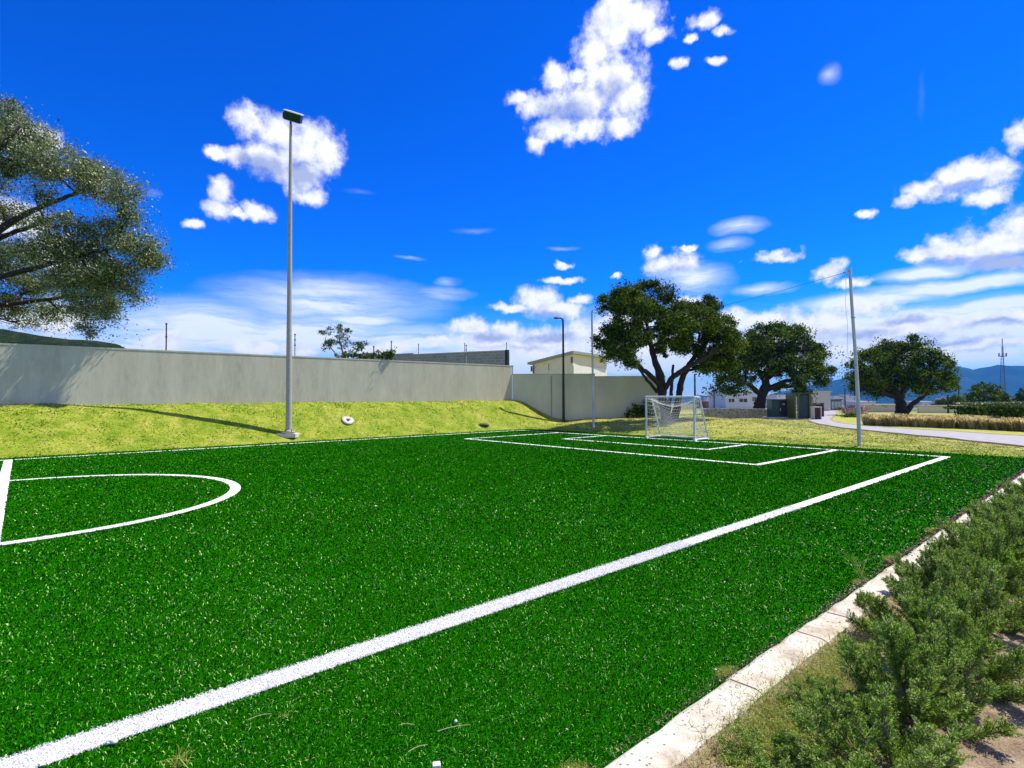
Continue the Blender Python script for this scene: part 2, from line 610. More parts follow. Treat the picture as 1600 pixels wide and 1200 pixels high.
# soil bed
mt, nt, bs = newmat('dry_soil')
P_ = pos(nt)
n1 = noise(nt, 6, 8, .7, P_)
n2 = noise(nt, 90, 4, .75, P_)
lk(nt, ramp(nt, mth(nt, 'ADD', mth(nt, 'MULTIPLY', n1, .5), mth(nt, 'MULTIPLY', n2, .5)),
            [(.33, (.07, .045, .025)), (.47, (.28, .20, .12)), (.6, (.52, .40, .25)), (.72, (.70, .57, .38))]), bs.inputs['Base Color'])
bs.inputs['Roughness'].default_value = .95
bump(nt, bs, mth(nt, 'ADD', n1, mth(nt, 'MULTIPLY', n2, .5)), 1.0, .03)
M_SOIL = mt
# kerb concrete
mt, nt, bs = newmat('kerb_concrete')
P_ = pos(nt)
n1 = noise(nt, 5, 7, .65, P_)
n2 = noise(nt, 160, 3, .7, P_)
vo = nt.nodes.new('ShaderNodeTexVoronoi')
vo.inputs['Scale'].default_value = 30
lk(nt, P_, vo.inputs['Vector'])
sp_ = ramp(nt, vo.outputs['Distance'], [(.12, (.0, .0, .0)), (.22, (1, 1, 1))])
c_ = ramp(nt, n1, [(.32, (.34, .27, .17)), (.45, (.54, .48, .37)), (.62, (.66, .61, .51))])
c_ = mixc(nt, mth(nt, 'MULTIPLY', ramp(nt, n2, [(.30, (1, 1, 1)), (.42, (0, 0, 0))]), .35), c_, (.22, .17, .12))
c_ = mixc(nt, 1.0, c_, mixc(nt, .75, (1, 1, 1), sp_), 'MULTIPLY')
lk(nt, c_, bs.inputs['Base Color'])
bs.inputs['Roughness'].default_value = .9
bump(nt, bs, mth(nt, 'ADD', n1, mth(nt, 'MULTIPLY', n2, .3)), .5, .02)
M_KERB = mt
# rough cement render on the retaining wall: vertical brush streaks and stains
mt, nt, bs = newmat('cement_render')
n1 = noise(nt, 1.6, 7, .7, pos(nt, (1, 1, .28)))
n2 = noise(nt, 9, 6, .7, pos(nt, (1, 1, .22)))
n3 = noise(nt, 60, 3, .7, pos(nt))
f_ = mth(nt, 'ADD', mth(nt, 'ADD', mth(nt, 'MULTIPLY', n1, .42), mth(nt, 'MULTIPLY', n2, .26)), mth(nt, 'MULTIPLY', n3, .32))
c_ = ramp(nt, f_, [(.34, (.35, .325, .23)), (.47, (.50, .47, .35)), (.62, (.62, .585, .45))])
lk(nt, c_, bs.inputs['Base Color'])
bs.inputs['Roughness'].default_value = .92
bump(nt, bs, f_, .35, .03)
M_RENDER = mt
mt, nt, bs = newmat('painted_wall')
n1 = noise(nt, .9, 6, .65, pos(nt, (1, 1, .4)))
n2 = noise(nt, 30, 3, .7, pos(nt))
lk(nt, ramp(nt, n1, [(.3, (.53, .51, .36)), (.7, (.66, .63, .45))]), bs.inputs['Base Color'])
bs.inputs['Roughness'].default_value = .85
bump(nt, bs, n2, .2, .01)
M_PWALL = mt
# coursed blockwork
mt, nt, bs = newmat('blockwork')
P_ = pos(nt, obj=True)
sx = nt.nodes.new('ShaderNodeSeparateXYZ')
lk(nt, P_, sx.inputs[0])
cbn = nt.nodes.new('ShaderNodeCombineXYZ')
lk(nt, sx.outputs[0], cbn.inputs[0])
lk(nt, sx.outputs[2], cbn.inputs[1])
bk = nt.nodes.new('ShaderNodeTexBrick')
bk.inputs['Scale'].default_value = 1
bk.inputs['Brick Width'].default_value = .4
bk.inputs['Row Height'].default_value = .2
bk.inputs['Mortar Size'].default_value = .015
bk.inputs['Color1'].default_value = (.26, .27, .28, 1)
bk.inputs['Color2'].default_value = (.20, .21, .22, 1)
bk.inputs['Mortar'].default_value = (.42, .40, .42, 1)
lk(nt, cbn.outputs[0], bk.inputs['Vector'])
n1 = noise(nt, 2, 6, .7, P_)
lk(nt, mixc(nt, .35, bk.outputs[0], ramp(nt, n1, [(.3, (.14, .14, .15)), (.7, (.40, .38, .38))])), bs.inputs['Base Color'])
bs.inputs['Roughness'].default_value = .9
M_BLOCK = mt
M_ROAD = simple('road_concrete', (.40, .385, .39), (.27, .26, .27), 3, .85, detail=8, obj=False)
M_BARK = simple('bark', (.036, .028, .022), (.014, .011, .008), 9, .9, bmp=.8, bd=.04, stretch=(1, 1, .3))
M_LEAFD = islandmat('dark_leaf', [(0, (.005, .018, .002)), (.45, (.026, .068, .004)), (.82, (.12, .215, .010)), (1, (.27, .30, .03))], .7, .10, large=(.55, .6), trans=.22)
M_LEAFO = islandmat('olive_leaf', [(0, (.03, .055, .012)), (.4, (.10, .15, .035)), (.75, (.24, .31, .10)), (.95, (.52, .57, .34)), (1, (.35, .15, .06))], .42, .5, large=(.5, .4), trans=.28)
M_LEAFS = islandmat('light_leaf', [(0, (.03, .06, .02)), (.5, (.06, .12, .04)), (1, (.16, .22, .08))], .5, .3, trans=.2)
M_JUN = islandmat('juniper_scale', [(0, (.03, .11, .006)), (.35, (.13, .28, .015)), (.7, (.34, .51, .05)), (.93, (.60, .78, .22)), (1, (.72, .66, .36))], .5, .3, large=(5.0, .8), trans=.34)
M_STEM = simple('stem', (.20, .14, .09), (.09, .06, .04), 30, .85)
M_POLE = simple('galvanised_steel', (.46, .42, .36), (.34, .31, .27), 12, .4, .0, .05)
M_PAINTP = simple('weathered_white_paint', (.62, .62, .60), (.40, .39, .37), 6, .6, 0, .05, stretch=(1, 1, .2))
M_BLACKP = simple('black_paint', (.02, .02, .022), (.012, .012, .014), 10, .45, .2, .03)
M_WHITE = simple('white_paint', (.80, .80, .78), (.62, .60, .56), 10, .5, 0, .05)
M_CORD = simple('white_cord', (.75, .75, .72), (.6, .6, .58), 40, .8, 0, 0)
M_CABLE = simple('dark_cable', (.08, .09, .10), (.05, .05, .06), 40, .7, 0, 0)
M_LENS = simple('dark_glass', (.02, .05, .045), (.01, .03, .028), 5, .12, 0, 0)
M_ALU = simple('pale_aluminium', (.75, .76, .76), (.6, .6, .6), 10, .4, .3, .03)
M_CONC = simple('pale_concrete', (.66, .62, .57), (.46, .42, .37), 9, .9, 0, .5, .02)
M_BEIGE = simple('cream_render', (.80, .71, .50), (.70, .62, .43), 3, .85)
M_CREAMW = simple('white_render', (.80, .79, .74), (.70, .68, .62), 3, .85)
M_ROOFG = simple('grey_green_roof', (.34, .36, .30), (.25, .27, .22), 4, .7)
M_DARK = simple('dark_opening', (.02, .022, .025), (.012, .013, .015), 5, .3, 0, 0)
M_GLASSB = simple('window_pane', (.05, .06, .08), (.03, .04, .05), 5, .1, 0, 0)
M_STONE = simple('grey_stone', (.30, .30, .28), (.13, .13, .12), 5, .9, 0, .8, .05)
M_TEAL = simple('dark_teal_steel', (.012, .06, .062), (.008, .035, .04), 4, .45, .1, .05)
M_NAVY = simple('navy_steel', (.012, .016, .05), (.008, .01, .03), 4, .45, .1, .05)
M_OLIVE = simple('olive_paint', (.11, .13, .03), (.06, .075, .018), 6, .6)
M_BLUEG = simple('slate_blue_curtain', (.04, .09, .12), (.02, .04, .06), 8, .7, stretch=(6, 6, .3))
M_BROWN = simple('brown_slats', (.07, .028, .03), (.03, .012, .014), 8, .7, stretch=(8, 8, .3))
M_TERRA = simple('terracotta', (.42, .17, .09), (.30, .11, .06), 4, .85)
M_TOWER = simple('tower_steel', (.10, .15, .28), (.06, .10, .20), 4, .6)
M_TOWERW = simple('tower_pale_steel', (.55, .56, .60), (.4, .4, .45), 4, .6)
M_LITTER = islandmat('dry_leaf', [(0, (.18, .11, .06)), (.5, (.45, .36, .22)), (1, (.72, .68, .55))], .8, .2)
M_STRAW = islandmat('straw_blade', [(0, (.22, .19, .05)), (.4, (.46, .36, .12)), (.75, (.66, .55, .30)), (1, (.84, .76, .52))], .7, .05, large=(.6, .4), trans=.45)
M_STRAWG = islandmat('straw_base_blade', [(0, (.08, .10, .012)), (.6, (.22, .22, .03)), (1, (.38, .34, .08))], .7, .2)
M_WEED = islandmat('weed_blade', [(0, (.13, .22, .02)), (.5, (.33, .42, .06)), (1, (.55, .55, .18))], .7, .1, trans=.35)
M_PINK = islandmat('pale_blossom', [(0, (.30, .16, .12)), (.5, (.55, .36, .32)), (1, (.75, .66, .60))], .8, .2)
mt, nt, bs = newmat('forest_hill')
n1 = noise(nt, .05, 8, .75, pos(nt))
n2 = noise(nt, .25, 5, .75, pos(nt))
lk(nt, ramp(nt, mth(nt, 'ADD', mth(nt, 'MULTIPLY', n1, .5), mth(nt, 'MULTIPLY', n2, .5)), [(.35, (.006, .014, .004)), (.5, (.020, .035, .010)), (.65, (.06, .075, .025))]), bs.inputs['Base Color'])
bs.inputs['Roughness'].default_value = 1
bs.inputs['Specular IOR Level'].default_value = 0
bump(nt, bs, n2, 1, 3)
M_HILL = mt
mt, nt, bs = newmat('mountain_forest')
n1 = noise(nt, .004, 8, .65, pos(nt))
lk(nt, ramp(nt, n1, [(.35, (.008, .028, .035)), (.55, (.016, .045, .05)), (.7, (.04, .065, .06))]), bs.inputs['Base Color'])
bs.inputs['Roughness'].default_value = 1
bs.inputs['Specular IOR Level'].default_value = 0
M_MTN = mt


# ------------------------------------------------------------------ the setting: ground, pitch, road
def axis(lo, hi, fine_lo, fine_hi, step):
    a = list(np.arange(fine_lo, fine_hi + 1e-6, step))
    s, x = step, fine_hi
    while x < hi:
        s *= 1.25
        x += s
        a.append(min(x, hi))
    s, x = step, fine_lo
    while x > lo:
        s *= 1.25
        x -= s
        a.insert(0, max(x, lo))
    return np.array(a)


gx = axis(-6000, 6000, -22, 24, .3)
gy = axis(-200, 7000, -3, 42, .3)
GX, GY = np.meshgrid(gx, gy)
GZ = zf(GX, GY)
u_, v_ = uv(GX, GY)
under = (v_ > TURF_V0 + .15) & (v_ < 12.9) & (u_ > TURF_U0 + .15) & (u_ < TURF_U1)
GZ = GZ - np.where(under, .06, .0)
nx, ny = len(gx), len(gy)
idx = np.arange(nx * ny).reshape(ny, nx)
q = np.stack([idx[:-1, :-1], idx[:-1, 1:], idx[1:, 1:], idx[1:, :-1]], -1).reshape(-1, 4)
b = MB()
b.add(np.stack([GX, GY, GZ], -1).reshape(-1, 3), q)
struct(b.build('ground', M_LAWN, smooth=True))


def uvquad(mb, u0, u1, v0, v1, z):
    p = [(*xy(u0, v0), z), (*xy(u0, v1), z), (*xy(u1, v1), z), (*xy(u1, v0), z)]
    mb.add(p, [[0, 1, 2, 3]])


# turf carpet as a thin slab with a slightly ragged edge
b = MB()
n = 90
us = np.linspace(TURF_U0, TURF_U1, n)
ra = np.random.default_rng(3)
lo = [(*xy(u, TURF_V0 + ra.normal(0, .015)),) for u in us]
hi = [(*xy(u, TURF_V1 + ra.normal(0, .012)),) for u in us]
P3 = [(x, y, 0) for x, y in lo] + [(x, y, 0) for x, y in hi] + [(x, y, -.08) for x, y in lo] + [(x, y, -.08) for x, y in hi]
fc = [[i, n + i, n + i + 1, i + 1] for i in range(n - 1)]
fc += [[i, i + 1, 2 * n + i + 1, 2 * n + i] for i in range(n - 1)] + [[n + i, 3 * n + i, 3 * n + i + 1, n + i + 1] for i in range(n - 1)]
fc += [[0, 2 * n, 3 * n, n]]
b.add(P3, fc)
struct(b.build('pitch', M_TURF))

# ---- white lines (u = along the field, v = across), sizes in metres
W_, L_ = 8.19, 18.13
PD, PW_, GD, GW, CR = 5.16, 5.61, 2.55, 2.95, 3.147
LW = .17
LINES = {
    'touchline': [(-LW / 2, L_ + 14, W_ - LW / 2, W_ + LW / 2), (-LW / 2, L_ + 14, -W_ - LW / 2, -W_ + LW / 2)],
    'goal_line': [(-LW / 2, LW / 2, -W_ + LW / 2 + .004, W_ - LW / 2 - .004)],
    'halfway_line': [(L_ + .07 - LW / 2, L_ + .07 + LW / 2, -W_ + LW / 2 + .004, W_ - LW / 2 - .004)],
    'penalty_area_line': [(LW / 2 + .004, PD + LW / 2, PW_ - LW / 2, PW_ + LW / 2), (LW / 2 + .004, PD + LW / 2, -PW_ - LW / 2, -PW_ + LW / 2), (PD - LW / 2, PD + LW / 2, -PW_ + LW / 2, PW_ - LW / 2)],
    'goal_area_line': [(LW / 2 + .004, GD + LW / 2, GW - LW / 2, GW + LW / 2), (LW / 2 + .004, GD + LW / 2, -GW - LW / 2, -GW + LW / 2), (GD - LW / 2, GD + LW / 2, -GW + LW / 2, GW - LW / 2)],
}


def in_line(u, v):
    r = np.zeros(u.shape, bool)
    for L in LINES.values():
        for a, b_, c, d in L:
            r |= (u > a) & (u < b_) & (v > c) & (v < d)
    rr = np.hypot(u - L_, v)
    r |= (np.abs(rr - CR) < LW / 2)
    return r


for nm, L in LINES.items():
    for k, qd in enumerate(L if nm == 'touchline' else [L]):
        b = MB()
        for a in ([qd] if nm == 'touchline' else qd):
            uvquad(b, *a, .004)
        struct(b.build(nm, M_LINE))
b = MB()
k = 96
an = np.linspace(0, 2 * np.pi, k, endpoint=False)
P3 = [(*xy(L_ + r * math.cos(t), r * math.sin(t)), .008) for r in (CR - LW / 2, CR + LW / 2) for t in an]
b.add(P3, [[j, (j + 1) % k, k + (j + 1) % k, k + j] for j in range(k)])
struct(b.build('centre_circle', M_LINE))


# ---- turf fibres: real blades, dense close by
def blades(x, y, z, length, width, lean, seed, bend=.4):
    """one bent blade (two quads) each; returns verts, faces"""
    r = np.random.default_rng(seed)
    n = len(x)
    a = r.uniform(0, 2 * np.pi, n)
    w = width
    ln_ = np.abs(r.normal(lean, lean * .5, n))
    la = r.uniform(0, 2 * np.pi, n)
    dx, dy = np.cos(a) * w / 2, np.sin(a) * w / 2
    lx, ly = np.cos(la) * ln_ * length, np.sin(la) * ln_ * length
    base = np.stack([x, y, z], -1)
    side = np.stack([dx, dy, np.zeros(n)], -1)
    mid = base + np.stack([lx * bend, ly * bend, length * .62], -1)
    tip = base + np.stack([lx, ly, length * np.clip(1 - ln_ * .35, .35, 1)], -1)
    V = np.stack([base - side, base + side, mid + side * .9, mid - side * .9, tip], 1).reshape(-1, 3)
    i = np.arange(n)[:, None] * 5
    return V, i + np.array([[0, 1, 2, 3]]), i + np.array([[3, 2, 4]])


def add_blades(mb, *a, mi=0, **k):
    V, q4, t3 = blades(*a, **k)
    n0 = mb.n
    mb.add(V, q4, mi)
    mb.f.append(t3 + n0)
    mb.mi.append(np.full(len(t3), mi, np.int32))


NB = 700000
lr = rng.uniform(math.log(1.3), math.log(34), NB)
rr_ = np.exp(lr)
aa_ = rng.uniform(R(-62), R(56), NB)
bx, by = rr_ * np.sin(aa_), rr_ * np.cos(aa_)
bu, bv = uv(bx, by)
ok = (bv < TURF_V1 - .01) & (bv > TURF_V0) & (bu > TURF_U0) & (bu < TURF_U1 - 1)
bx, by, bu, bv, rr_ = bx[ok], by[ok], bu[ok], bv[ok], rr_[ok]
il = in_line(bu, bv)
wd = np.clip(.0012 * rr_ * (1 + .25 * sst((rr_ - 3) / 7)), .0022, .026)
ht = np.clip(.013 + .0012 * rr_, .015, .032) * rng.uniform(.6, 1.25, len(rr_))
b = MB()
s_ = ~il
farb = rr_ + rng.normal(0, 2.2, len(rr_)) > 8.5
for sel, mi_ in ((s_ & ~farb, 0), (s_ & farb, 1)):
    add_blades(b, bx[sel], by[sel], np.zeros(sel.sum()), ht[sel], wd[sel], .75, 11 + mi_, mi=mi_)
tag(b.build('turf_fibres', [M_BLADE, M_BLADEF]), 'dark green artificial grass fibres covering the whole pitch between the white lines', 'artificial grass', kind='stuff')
# white fibres in the lines, thicker near the camera
NB2 = 60000
lu = np.concatenate([L_ + 2 - 18 * rng.power(2.2, NB2 // 2) if False else rng.uniform(-.07, 20, NB2 // 2), rng.uniform(12.5, 19, NB2 // 2)])
lv = rng.uniform(W_ - LW / 2 - .012, W_ + LW / 2 + .012, len(lu))
cu_a = rng.uniform(0, 2 * np.pi, 40000)
lu = np.concatenate([lu, L_ + (CR + rng.uniform(-LW / 2 - .01, LW / 2 + .01, 40000)) * np.cos(cu_a)])
lv = np.concatenate([lv, 0 * cu_a])
lv[-40000:] = (CR + rng.uniform(-LW / 2, LW / 2, 40000)) * np.sin(cu_a)
hv = rng.uniform(-W_, W_, 20000)
lu = np.concatenate([lu, L_ + .07 + rng.uniform(-LW / 2, LW / 2, 20000)])
lv = np.concatenate([lv, hv])
lx_, ly_ = xy(lu, lv)
dd = np.hypot(lx_, ly_)
ok = (dd < 9) & (ly_ > .5) & (dd > 1.2) & (rng.random(len(dd)) < .6)
lx_, ly_, dd = lx_[ok], ly_[ok], dd[ok]
b = MB()
add_blades(b, lx_, ly_, np.full(len(lx_), .003), np.full(len(dd), .014) * rng.uniform(.5, 1.2, len(dd)), np.clip(.0018 * dd, .0045, .016), .9, 12)
tag(b.build('line_fibres', M_WFIB), 'short white artificial grass fibres of the painted touchline and circle', 'white grass', kind='stuff')

# ---- kerb: cast concrete strips with open joints, along the right side of the pitch
joints = [34, 24, 19.5, 17.3, 15.02, 14.1, 13.6, 11.2, 9.0, 6.6, 4.4, 2.2, 0.2, -1.4]
b = MB()
rk = np.random.default_rng(5)
for a0, a1 in zip(joints[:-1], joints[1:]):
    u0, u1 = a0 - .008, a1 + .008
    n = max(3, int((u0 - u1) / .09))
    us = np.linspace(u0, u1, n)
    off = rk.normal(0, .004)
    rows = []
    for j, (vv, zz) in enumerate([(9.915, -.1), (9.925, .020), (9.955, .042), (10.10, .045), (10.135, .030), (10.15, -.1)]):
        jit = rk.normal(0, .0035, n) + (vnoise(us, us * 0 + j, .12, j) - .5) * .008
        rows.append([(*xy(uu, vv + off + (jt if j else 0)), zz + (rk.normal(0, .0015) if 0 < j < 5 else 0)) for uu, jt in zip(us, jit)])
    P3 = np.array(rows).reshape(-1, 3)
    fc = [[r_ * n + i, r_ * n + i + 1, (r_ + 1) * n + i + 1, (r_ + 1) * n + i] for r_ in range(5) for i in range(n - 1)]
    b.add(P3, fc)
    for e in (0, n - 1):
        b.add(P3[[r_ * n + e for r_ in range(6)]], [[0, 1, 4, 5], [1, 2, 3, 4]])
struct(b.build('kerb', M_KERB, smooth=False))

# ---- soil bed right of the kerb, lumpy
us = np.arange(-1.4, 30, .06)
vs = np.arange(10.14, 15.2, .06)
UU, VV = np.meshgrid(us, vs)
XX, YY = xy(UU, VV)
ZZ = .018 + (vnoise(XX, YY, .5, 5) - .5) * .05 + (vnoise(XX, YY, .16, 6) - .5) * .025 + (vnoise(XX, YY, .07, 7) - .5) * .012 + .02 * sst((VV - 10.3) / .5)
ii = np.arange(UU.size).reshape(UU.shape)
b = MB()
b.add(np.stack([XX, YY, ZZ], -1).reshape(-1, 3), np.stack([ii[:-1, :-1], ii[1:, :-1], ii[1:, 1:], ii[:-1, 1:]], -1).reshape(-1, 4))
struct(b.build('soil_bed', M_SOIL, smooth=True))

# ---- road on the right, bending away between the cabinets and the far lawn
near_px = [(1900, 735), (1750, 716), (1600, 699), (1500, 688), (1420, 680), (1345, 672.5), (1300, 667), (1270, 661), (1262, 656), (1272, 649), (1281, 643)]
far_px = [(1900, 703), (1750, 693), (1600, 683), (1500, 676.5), (1420, 671.5), (1345, 666.5), (1318, 663), (1300, 659), (1298, 654), (1308, 648), (1309, 642)]


def gpt(px, py, dz=0):
    x, y, z = hit(px, py)
    return x, y


def strip(A, B, n=60, over=.03, mb=None):
    def res(P):
        P = np.array(P)
        t = np.linspace(0, 1, len(P))
        s = np.linspace(0, 1, n)
        return np.stack([np.interp(s, t, P[:, 0]), np.interp(s, t, P[:, 1])], -1)
    A, B = res(A), res(B)
    k = 9
    rows = []
    for w in np.linspace(0, 1, k):
        p = A * (1 - w) + B * w
        rows.append(np.concatenate([p, (zf(p[:, 0], p[:, 1]) + over)[:, None]], 1))
    P3 = np.concatenate(rows)
    mb = mb or MB()
    mb.add(P3, [[r_ * n + i, (r_ + 1) * n + i, (r_ + 1) * n + i + 1, r_ * n + i + 1] for r_ in range(k - 1) for i in range(n - 1)])
    return mb


def smooth_line(P, it=3):
    P = np.array(P)
    for _ in range(it):
        Q = [P[0]]
        for a, c in zip(P[:-1], P[1:]):
            Q += [a * .75 + c * .25, a * .25 + c * .75]
        Q.append(P[-1])
        P = np.array(Q)
    return P


NEAR = smooth_line([gpt(*p) for p in near_px])
FAR = smooth_line([gpt(*p) for p in far_px])
struct(strip(NEAR, FAR, 90, .05).build('road', M_ROAD, smooth=True))


def kerbline(P, w, h, name, mat, shift=0):
    P = np.array(P)
    t = np.gradient(P, axis=0)
    t /= np.linalg.norm(t, axis=1)[:, None]
    nrm = np.stack([t[:, 1], -t[:, 0]], -1)
    n = len(P)
    rows = []
    for off, dz in ((-w / 2, -.1), (-w / 2 + .01, h), (w / 2 - .01, h), (w / 2, -.1)):
        q_ = P + nrm * (off + shift)
        rows.append(np.concatenate([q_, (zf(q_[:, 0], q_[:, 1]) + dz)[:, None]], 1))
    mb = MB()
    mb.add(np.concatenate(rows), [[r_ * n + i, r_ * n + i + 1, (r_ + 1) * n + i + 1, (r_ + 1) * n + i] for r_ in range(3) for i in range(n - 1)])
    return struct(mb.build(name, mat))


M_KERB2 = simple('sand_kerb', (.40, .30, .17), (.26, .18, .10), 4, .9, obj=False)
kerbline(FAR, .12, .06, 'road_kerb', M_KERB2)
kerbline(NEAR, .12, .04, 'road_kerb', M_KERB2)

# ---- lawn blades (bank, far end and right side)
NL = 420000
lr = rng.uniform(math.log(12), math.log(60), NL)
r_ = np.exp(lr)
a_ = rng.uniform(R(-52), R(52), NL)
x_, y_ = r_ * np.sin(a_), r_ * np.cos(a_)
u_, v_ = uv(x_, y_)
ok = ((v_ < TURF_V0 - .02) | (u_ < TURF_U0 - .02)) & (v_ > wall_v(u_) + .03)
ok &= ~((y_ > 30.6) & (x_ < 9.5))
# keep the road clear
from_near = np.interp(y_, NEAR[:, 1][np.argsort(NEAR[:, 1])], NEAR[:, 0][np.argsort(NEAR[:, 1])])
ok &= ~((x_ > from_near - .1) & (y_ < 60)) | (r_ > 60)
# far lawn beyond the road is handled by the same blades when beyond its far edge
x_, y_, r_ = x_[ok], y_[ok], r_[ok]
b = MB()
add_blades(b, x_, y_, zf(x_, y_) - .005, rng.uniform(.012, .036, len(x_)) * (.5 + 1.5 * vnoise(x_ * .7, y_, .32, 15)), np.clip(.0014 * r_, .015, .05), 1.1, 21)
tag(b.build('lawn_grass', M_LAWNB), 'sunlit yellow green rough lawn grass on the bank and behind the goal', 'grass', kind='stuff')

# ---- distant hills and mountains
def ridge(name, pts, D, depth, base, mat, seed, amp):
    """pts: skyline (px,py) at distance D"""
    pts = np.array(pts, float)
    n = 160
    px = np.linspace(pts[0, 0], pts[-1, 0], n)
    py = np.interp(px, pts[:, 0], pts[:, 1])
    top = np.array([atY(a, c, D) for a, c in zip(px, py)])
    rows = []
    K = 26
    for j in range(K):
        s = j / (K - 1)
        w = s * 2 if s < .62 else None
        t = min(1, s / .62)
        prof = math.sin(t * math.pi / 2) ** 1.2 if s <= .62 else math.cos((s - .62) / .38 * math.pi / 2)
        Y = D - depth * (1 - t) if s <= .62 else D + depth * .8 * (s - .62) / .38
        hgt = (top[:, 2] - base) * prof
        x = top[:, 0] * Y / D if s <= .62 else top[:, 0]
        nz = (vnoise(x, np.full(n, Y), depth * .22, seed) - .5) * amp * math.sin(min(1, t) * math.pi) + (vnoise(x, np.full(n, Y), depth * .08, seed + 1) - .5) * amp * .4 * math.sin(min(1, t) * math.pi)
        rows.append(np.stack([x, np.full(n, Y), base + hgt + nz * (prof > .02)], -1))
    mb = MB()
    mb.add(np.concatenate(rows), [[r_ * n + i, r_ * n + i + 1, (r_ + 1) * n + i + 1, (r_ + 1) * n + i] for r_ in range(K - 1) for i in range(n - 1)])
    return struct(mb.build(name, mat, smooth=True))


ridge('mountain', [(880, 629), (960, 627), (1040, 624), (1100, 621), (1130, 622), (1180, 622), (1230, 616), (1280, 606), (1300, 601), (1320, 593), (1345, 587), (1385, 576), (1430, 570), (1470, 571), (1497, 576), (1515, 580), (1528, 585), (1545, 577), (1562, 570.5), (1580, 572), (1620, 572), (1700, 578), (1800, 574), (2000, 590), (2300, 620)], 3600, 1100, -46, M_MTN, 3, 70)
ridge('hill', [(-700, 560), (-400, 525), (-200, 508), (-60, 512), (0, 518), (50, 524), (100, 530), (150, 535), (185, 542), (205, 554), (240, 580), (280, 620)], 260, 110, -6, M_HILL, 5, 6)

# ------------------------------------------------------------------ walls
def wall_between(name, A, B, z0, z1_, th, mat, label, cat='wall', cap=None, step=None):
    """thing with wall and coping; A, B = (x, y) of the face towards the pitch; thickness goes away from the camera"""
    A, B = np.array(A, float), np.array(B, float)
    d = (B - A) / np.linalg.norm(B - A)
    nrm = np.array([-d[1], d[0]])
    t = thing(name, (*((A + B) / 2), z0), label, cat)
    loc = np.array([*((A + B) / 2), z0])

    def P(p):
        return [(a[0] - loc[0], a[1] - loc[1]) for a in p]
    mb = MB()
    mb.prism(P([A, B, B + nrm * th, A + nrm * th]), 0, z1_ - z0)
    mb.build('wall_panel', mat, t)
    if cap:
        mb = MB()
        o = nrm * -.012
        mb.prism(P([A + o, B + o, B + nrm * (th + .012), A + nrm * (th + .012)]), z1_ - z0, z1_ - z0 + cap)
        mb.build('coping', mat, t)
    return t


d1 = np.array([15.95, 13.4]) / np.linalg.norm([15.95, 13.4])
W1A, W1B = np.array([0, 30.6]) - d1 * 34, np.array([0, 30.6])
wall_between('retaining_wall', W1A, W1B, .9, 3.30, .2, M_RENDER, 'long rough grey cement wall along the top of the grass bank', cap=.05)
# second wall: frontal, with the slightly higher first panel
t = thing('boundary_wall', (4.6, 30.6, 0), 'smooth shaded grey green wall beside the black street lamp and the tree', 'wall')
mb = MB().prism([(-4.58, 0), (.0, 0), (.0, .2), (-4.58, .2)], 0, 2.84)
mb.build('wall_panel', M_PWALL, t)
mb = MB().prism([(.004, .015), (3.9, .015), (3.9, .2), (.004, .2)], 0, 2.74)
mb.build('wall_panel', M_PWALL, t)
MB().prism([(-4.6, -.03), (.03, -.03), (.03, .22), (-4.6, .22)], 2.843, 2.88).build('coping', M_PWALL, t)
MB().box((-2.42, -.012, 1.4), (.07, .02, 2.7)).build('wall_strip', M_ROOFG, t)  # narrow grey green upright strip on the wall face

# block wall far behind the retaining wall
Pr, Pl = atY(792, 548, 35.0), atY(560, 551.5, 40.0)
t = thing('block_wall', (Pr.x, Pr.y, 0), 'blue grey coursed block wall rising behind the cement wall', 'wall', rz=math.atan2(Pr.y - Pl.y, Pr.x - Pl.x))
L0 = math.hypot(Pr.x - Pl.x, Pr.y - Pl.y)
ztop = Pr.z
cutx = -L0 * .60
MB().prism([(cutx, 0), (-.12, 0), (-.12, .2), (cutx, .2)], 0, ztop).build('wall_panel', M_BLOCK, t)
MB().prism([(-L0, .0), (cutx - .004, .0), (cutx - .004, .2), (-L0, .2)], 0, ztop + .12).build('wall_panel', M_BLOCK, t)
MB().prism([(-.12, -.03), (.06, -.03), (.06, .25), (-.12, .25)], 0, ztop + .06).build('end_pillar', M_DARK, t)
MB().prism([(cutx, -.02), (-.125, -.02), (-.125, .22), (cutx, .22)], ztop + .002, ztop + .05).build('coping', M_CONC, t)


# ------------------------------------------------------------------ thin posts of the electric fence
def fence_post(px, ytop, Y, zb, label, group='security fence posts on the walls', ins=3, x=None):
    p = atY(px, ytop, Y)
    t = thing('fence_post', (p.x, Y, zb), label, 'fence post', group)
    h = p.z - zb
    MB().tube([(0, 0, 0), (0, 0, h)], .022, 6).build('post', M_BLACKP if ins < 3 else M_POLE, t)
    for k in range(ins):
        z = h * (.5 + .48 * k / max(1, ins - 1)) if ins > 1 else h * .9
        MB().lathe([(.001, -.03), (.045, -.02), (.03, 0), (.045, .02), (.001, .03)], (0, 0, z), 8).build('insulator', M_BLACKP, t)
    return t


def Ywall(px):
    """depth of the wall top line along the pixel column"""
    d = ray(px, 560)
    k = d.x / d.y
    # (x,y) = W1B - d1*s ; x = k*y
    s = (W1B[0] - k * W1B[1]) / (d1[0] - k * d1[1])
    return W1B[1] - d1[1] * s


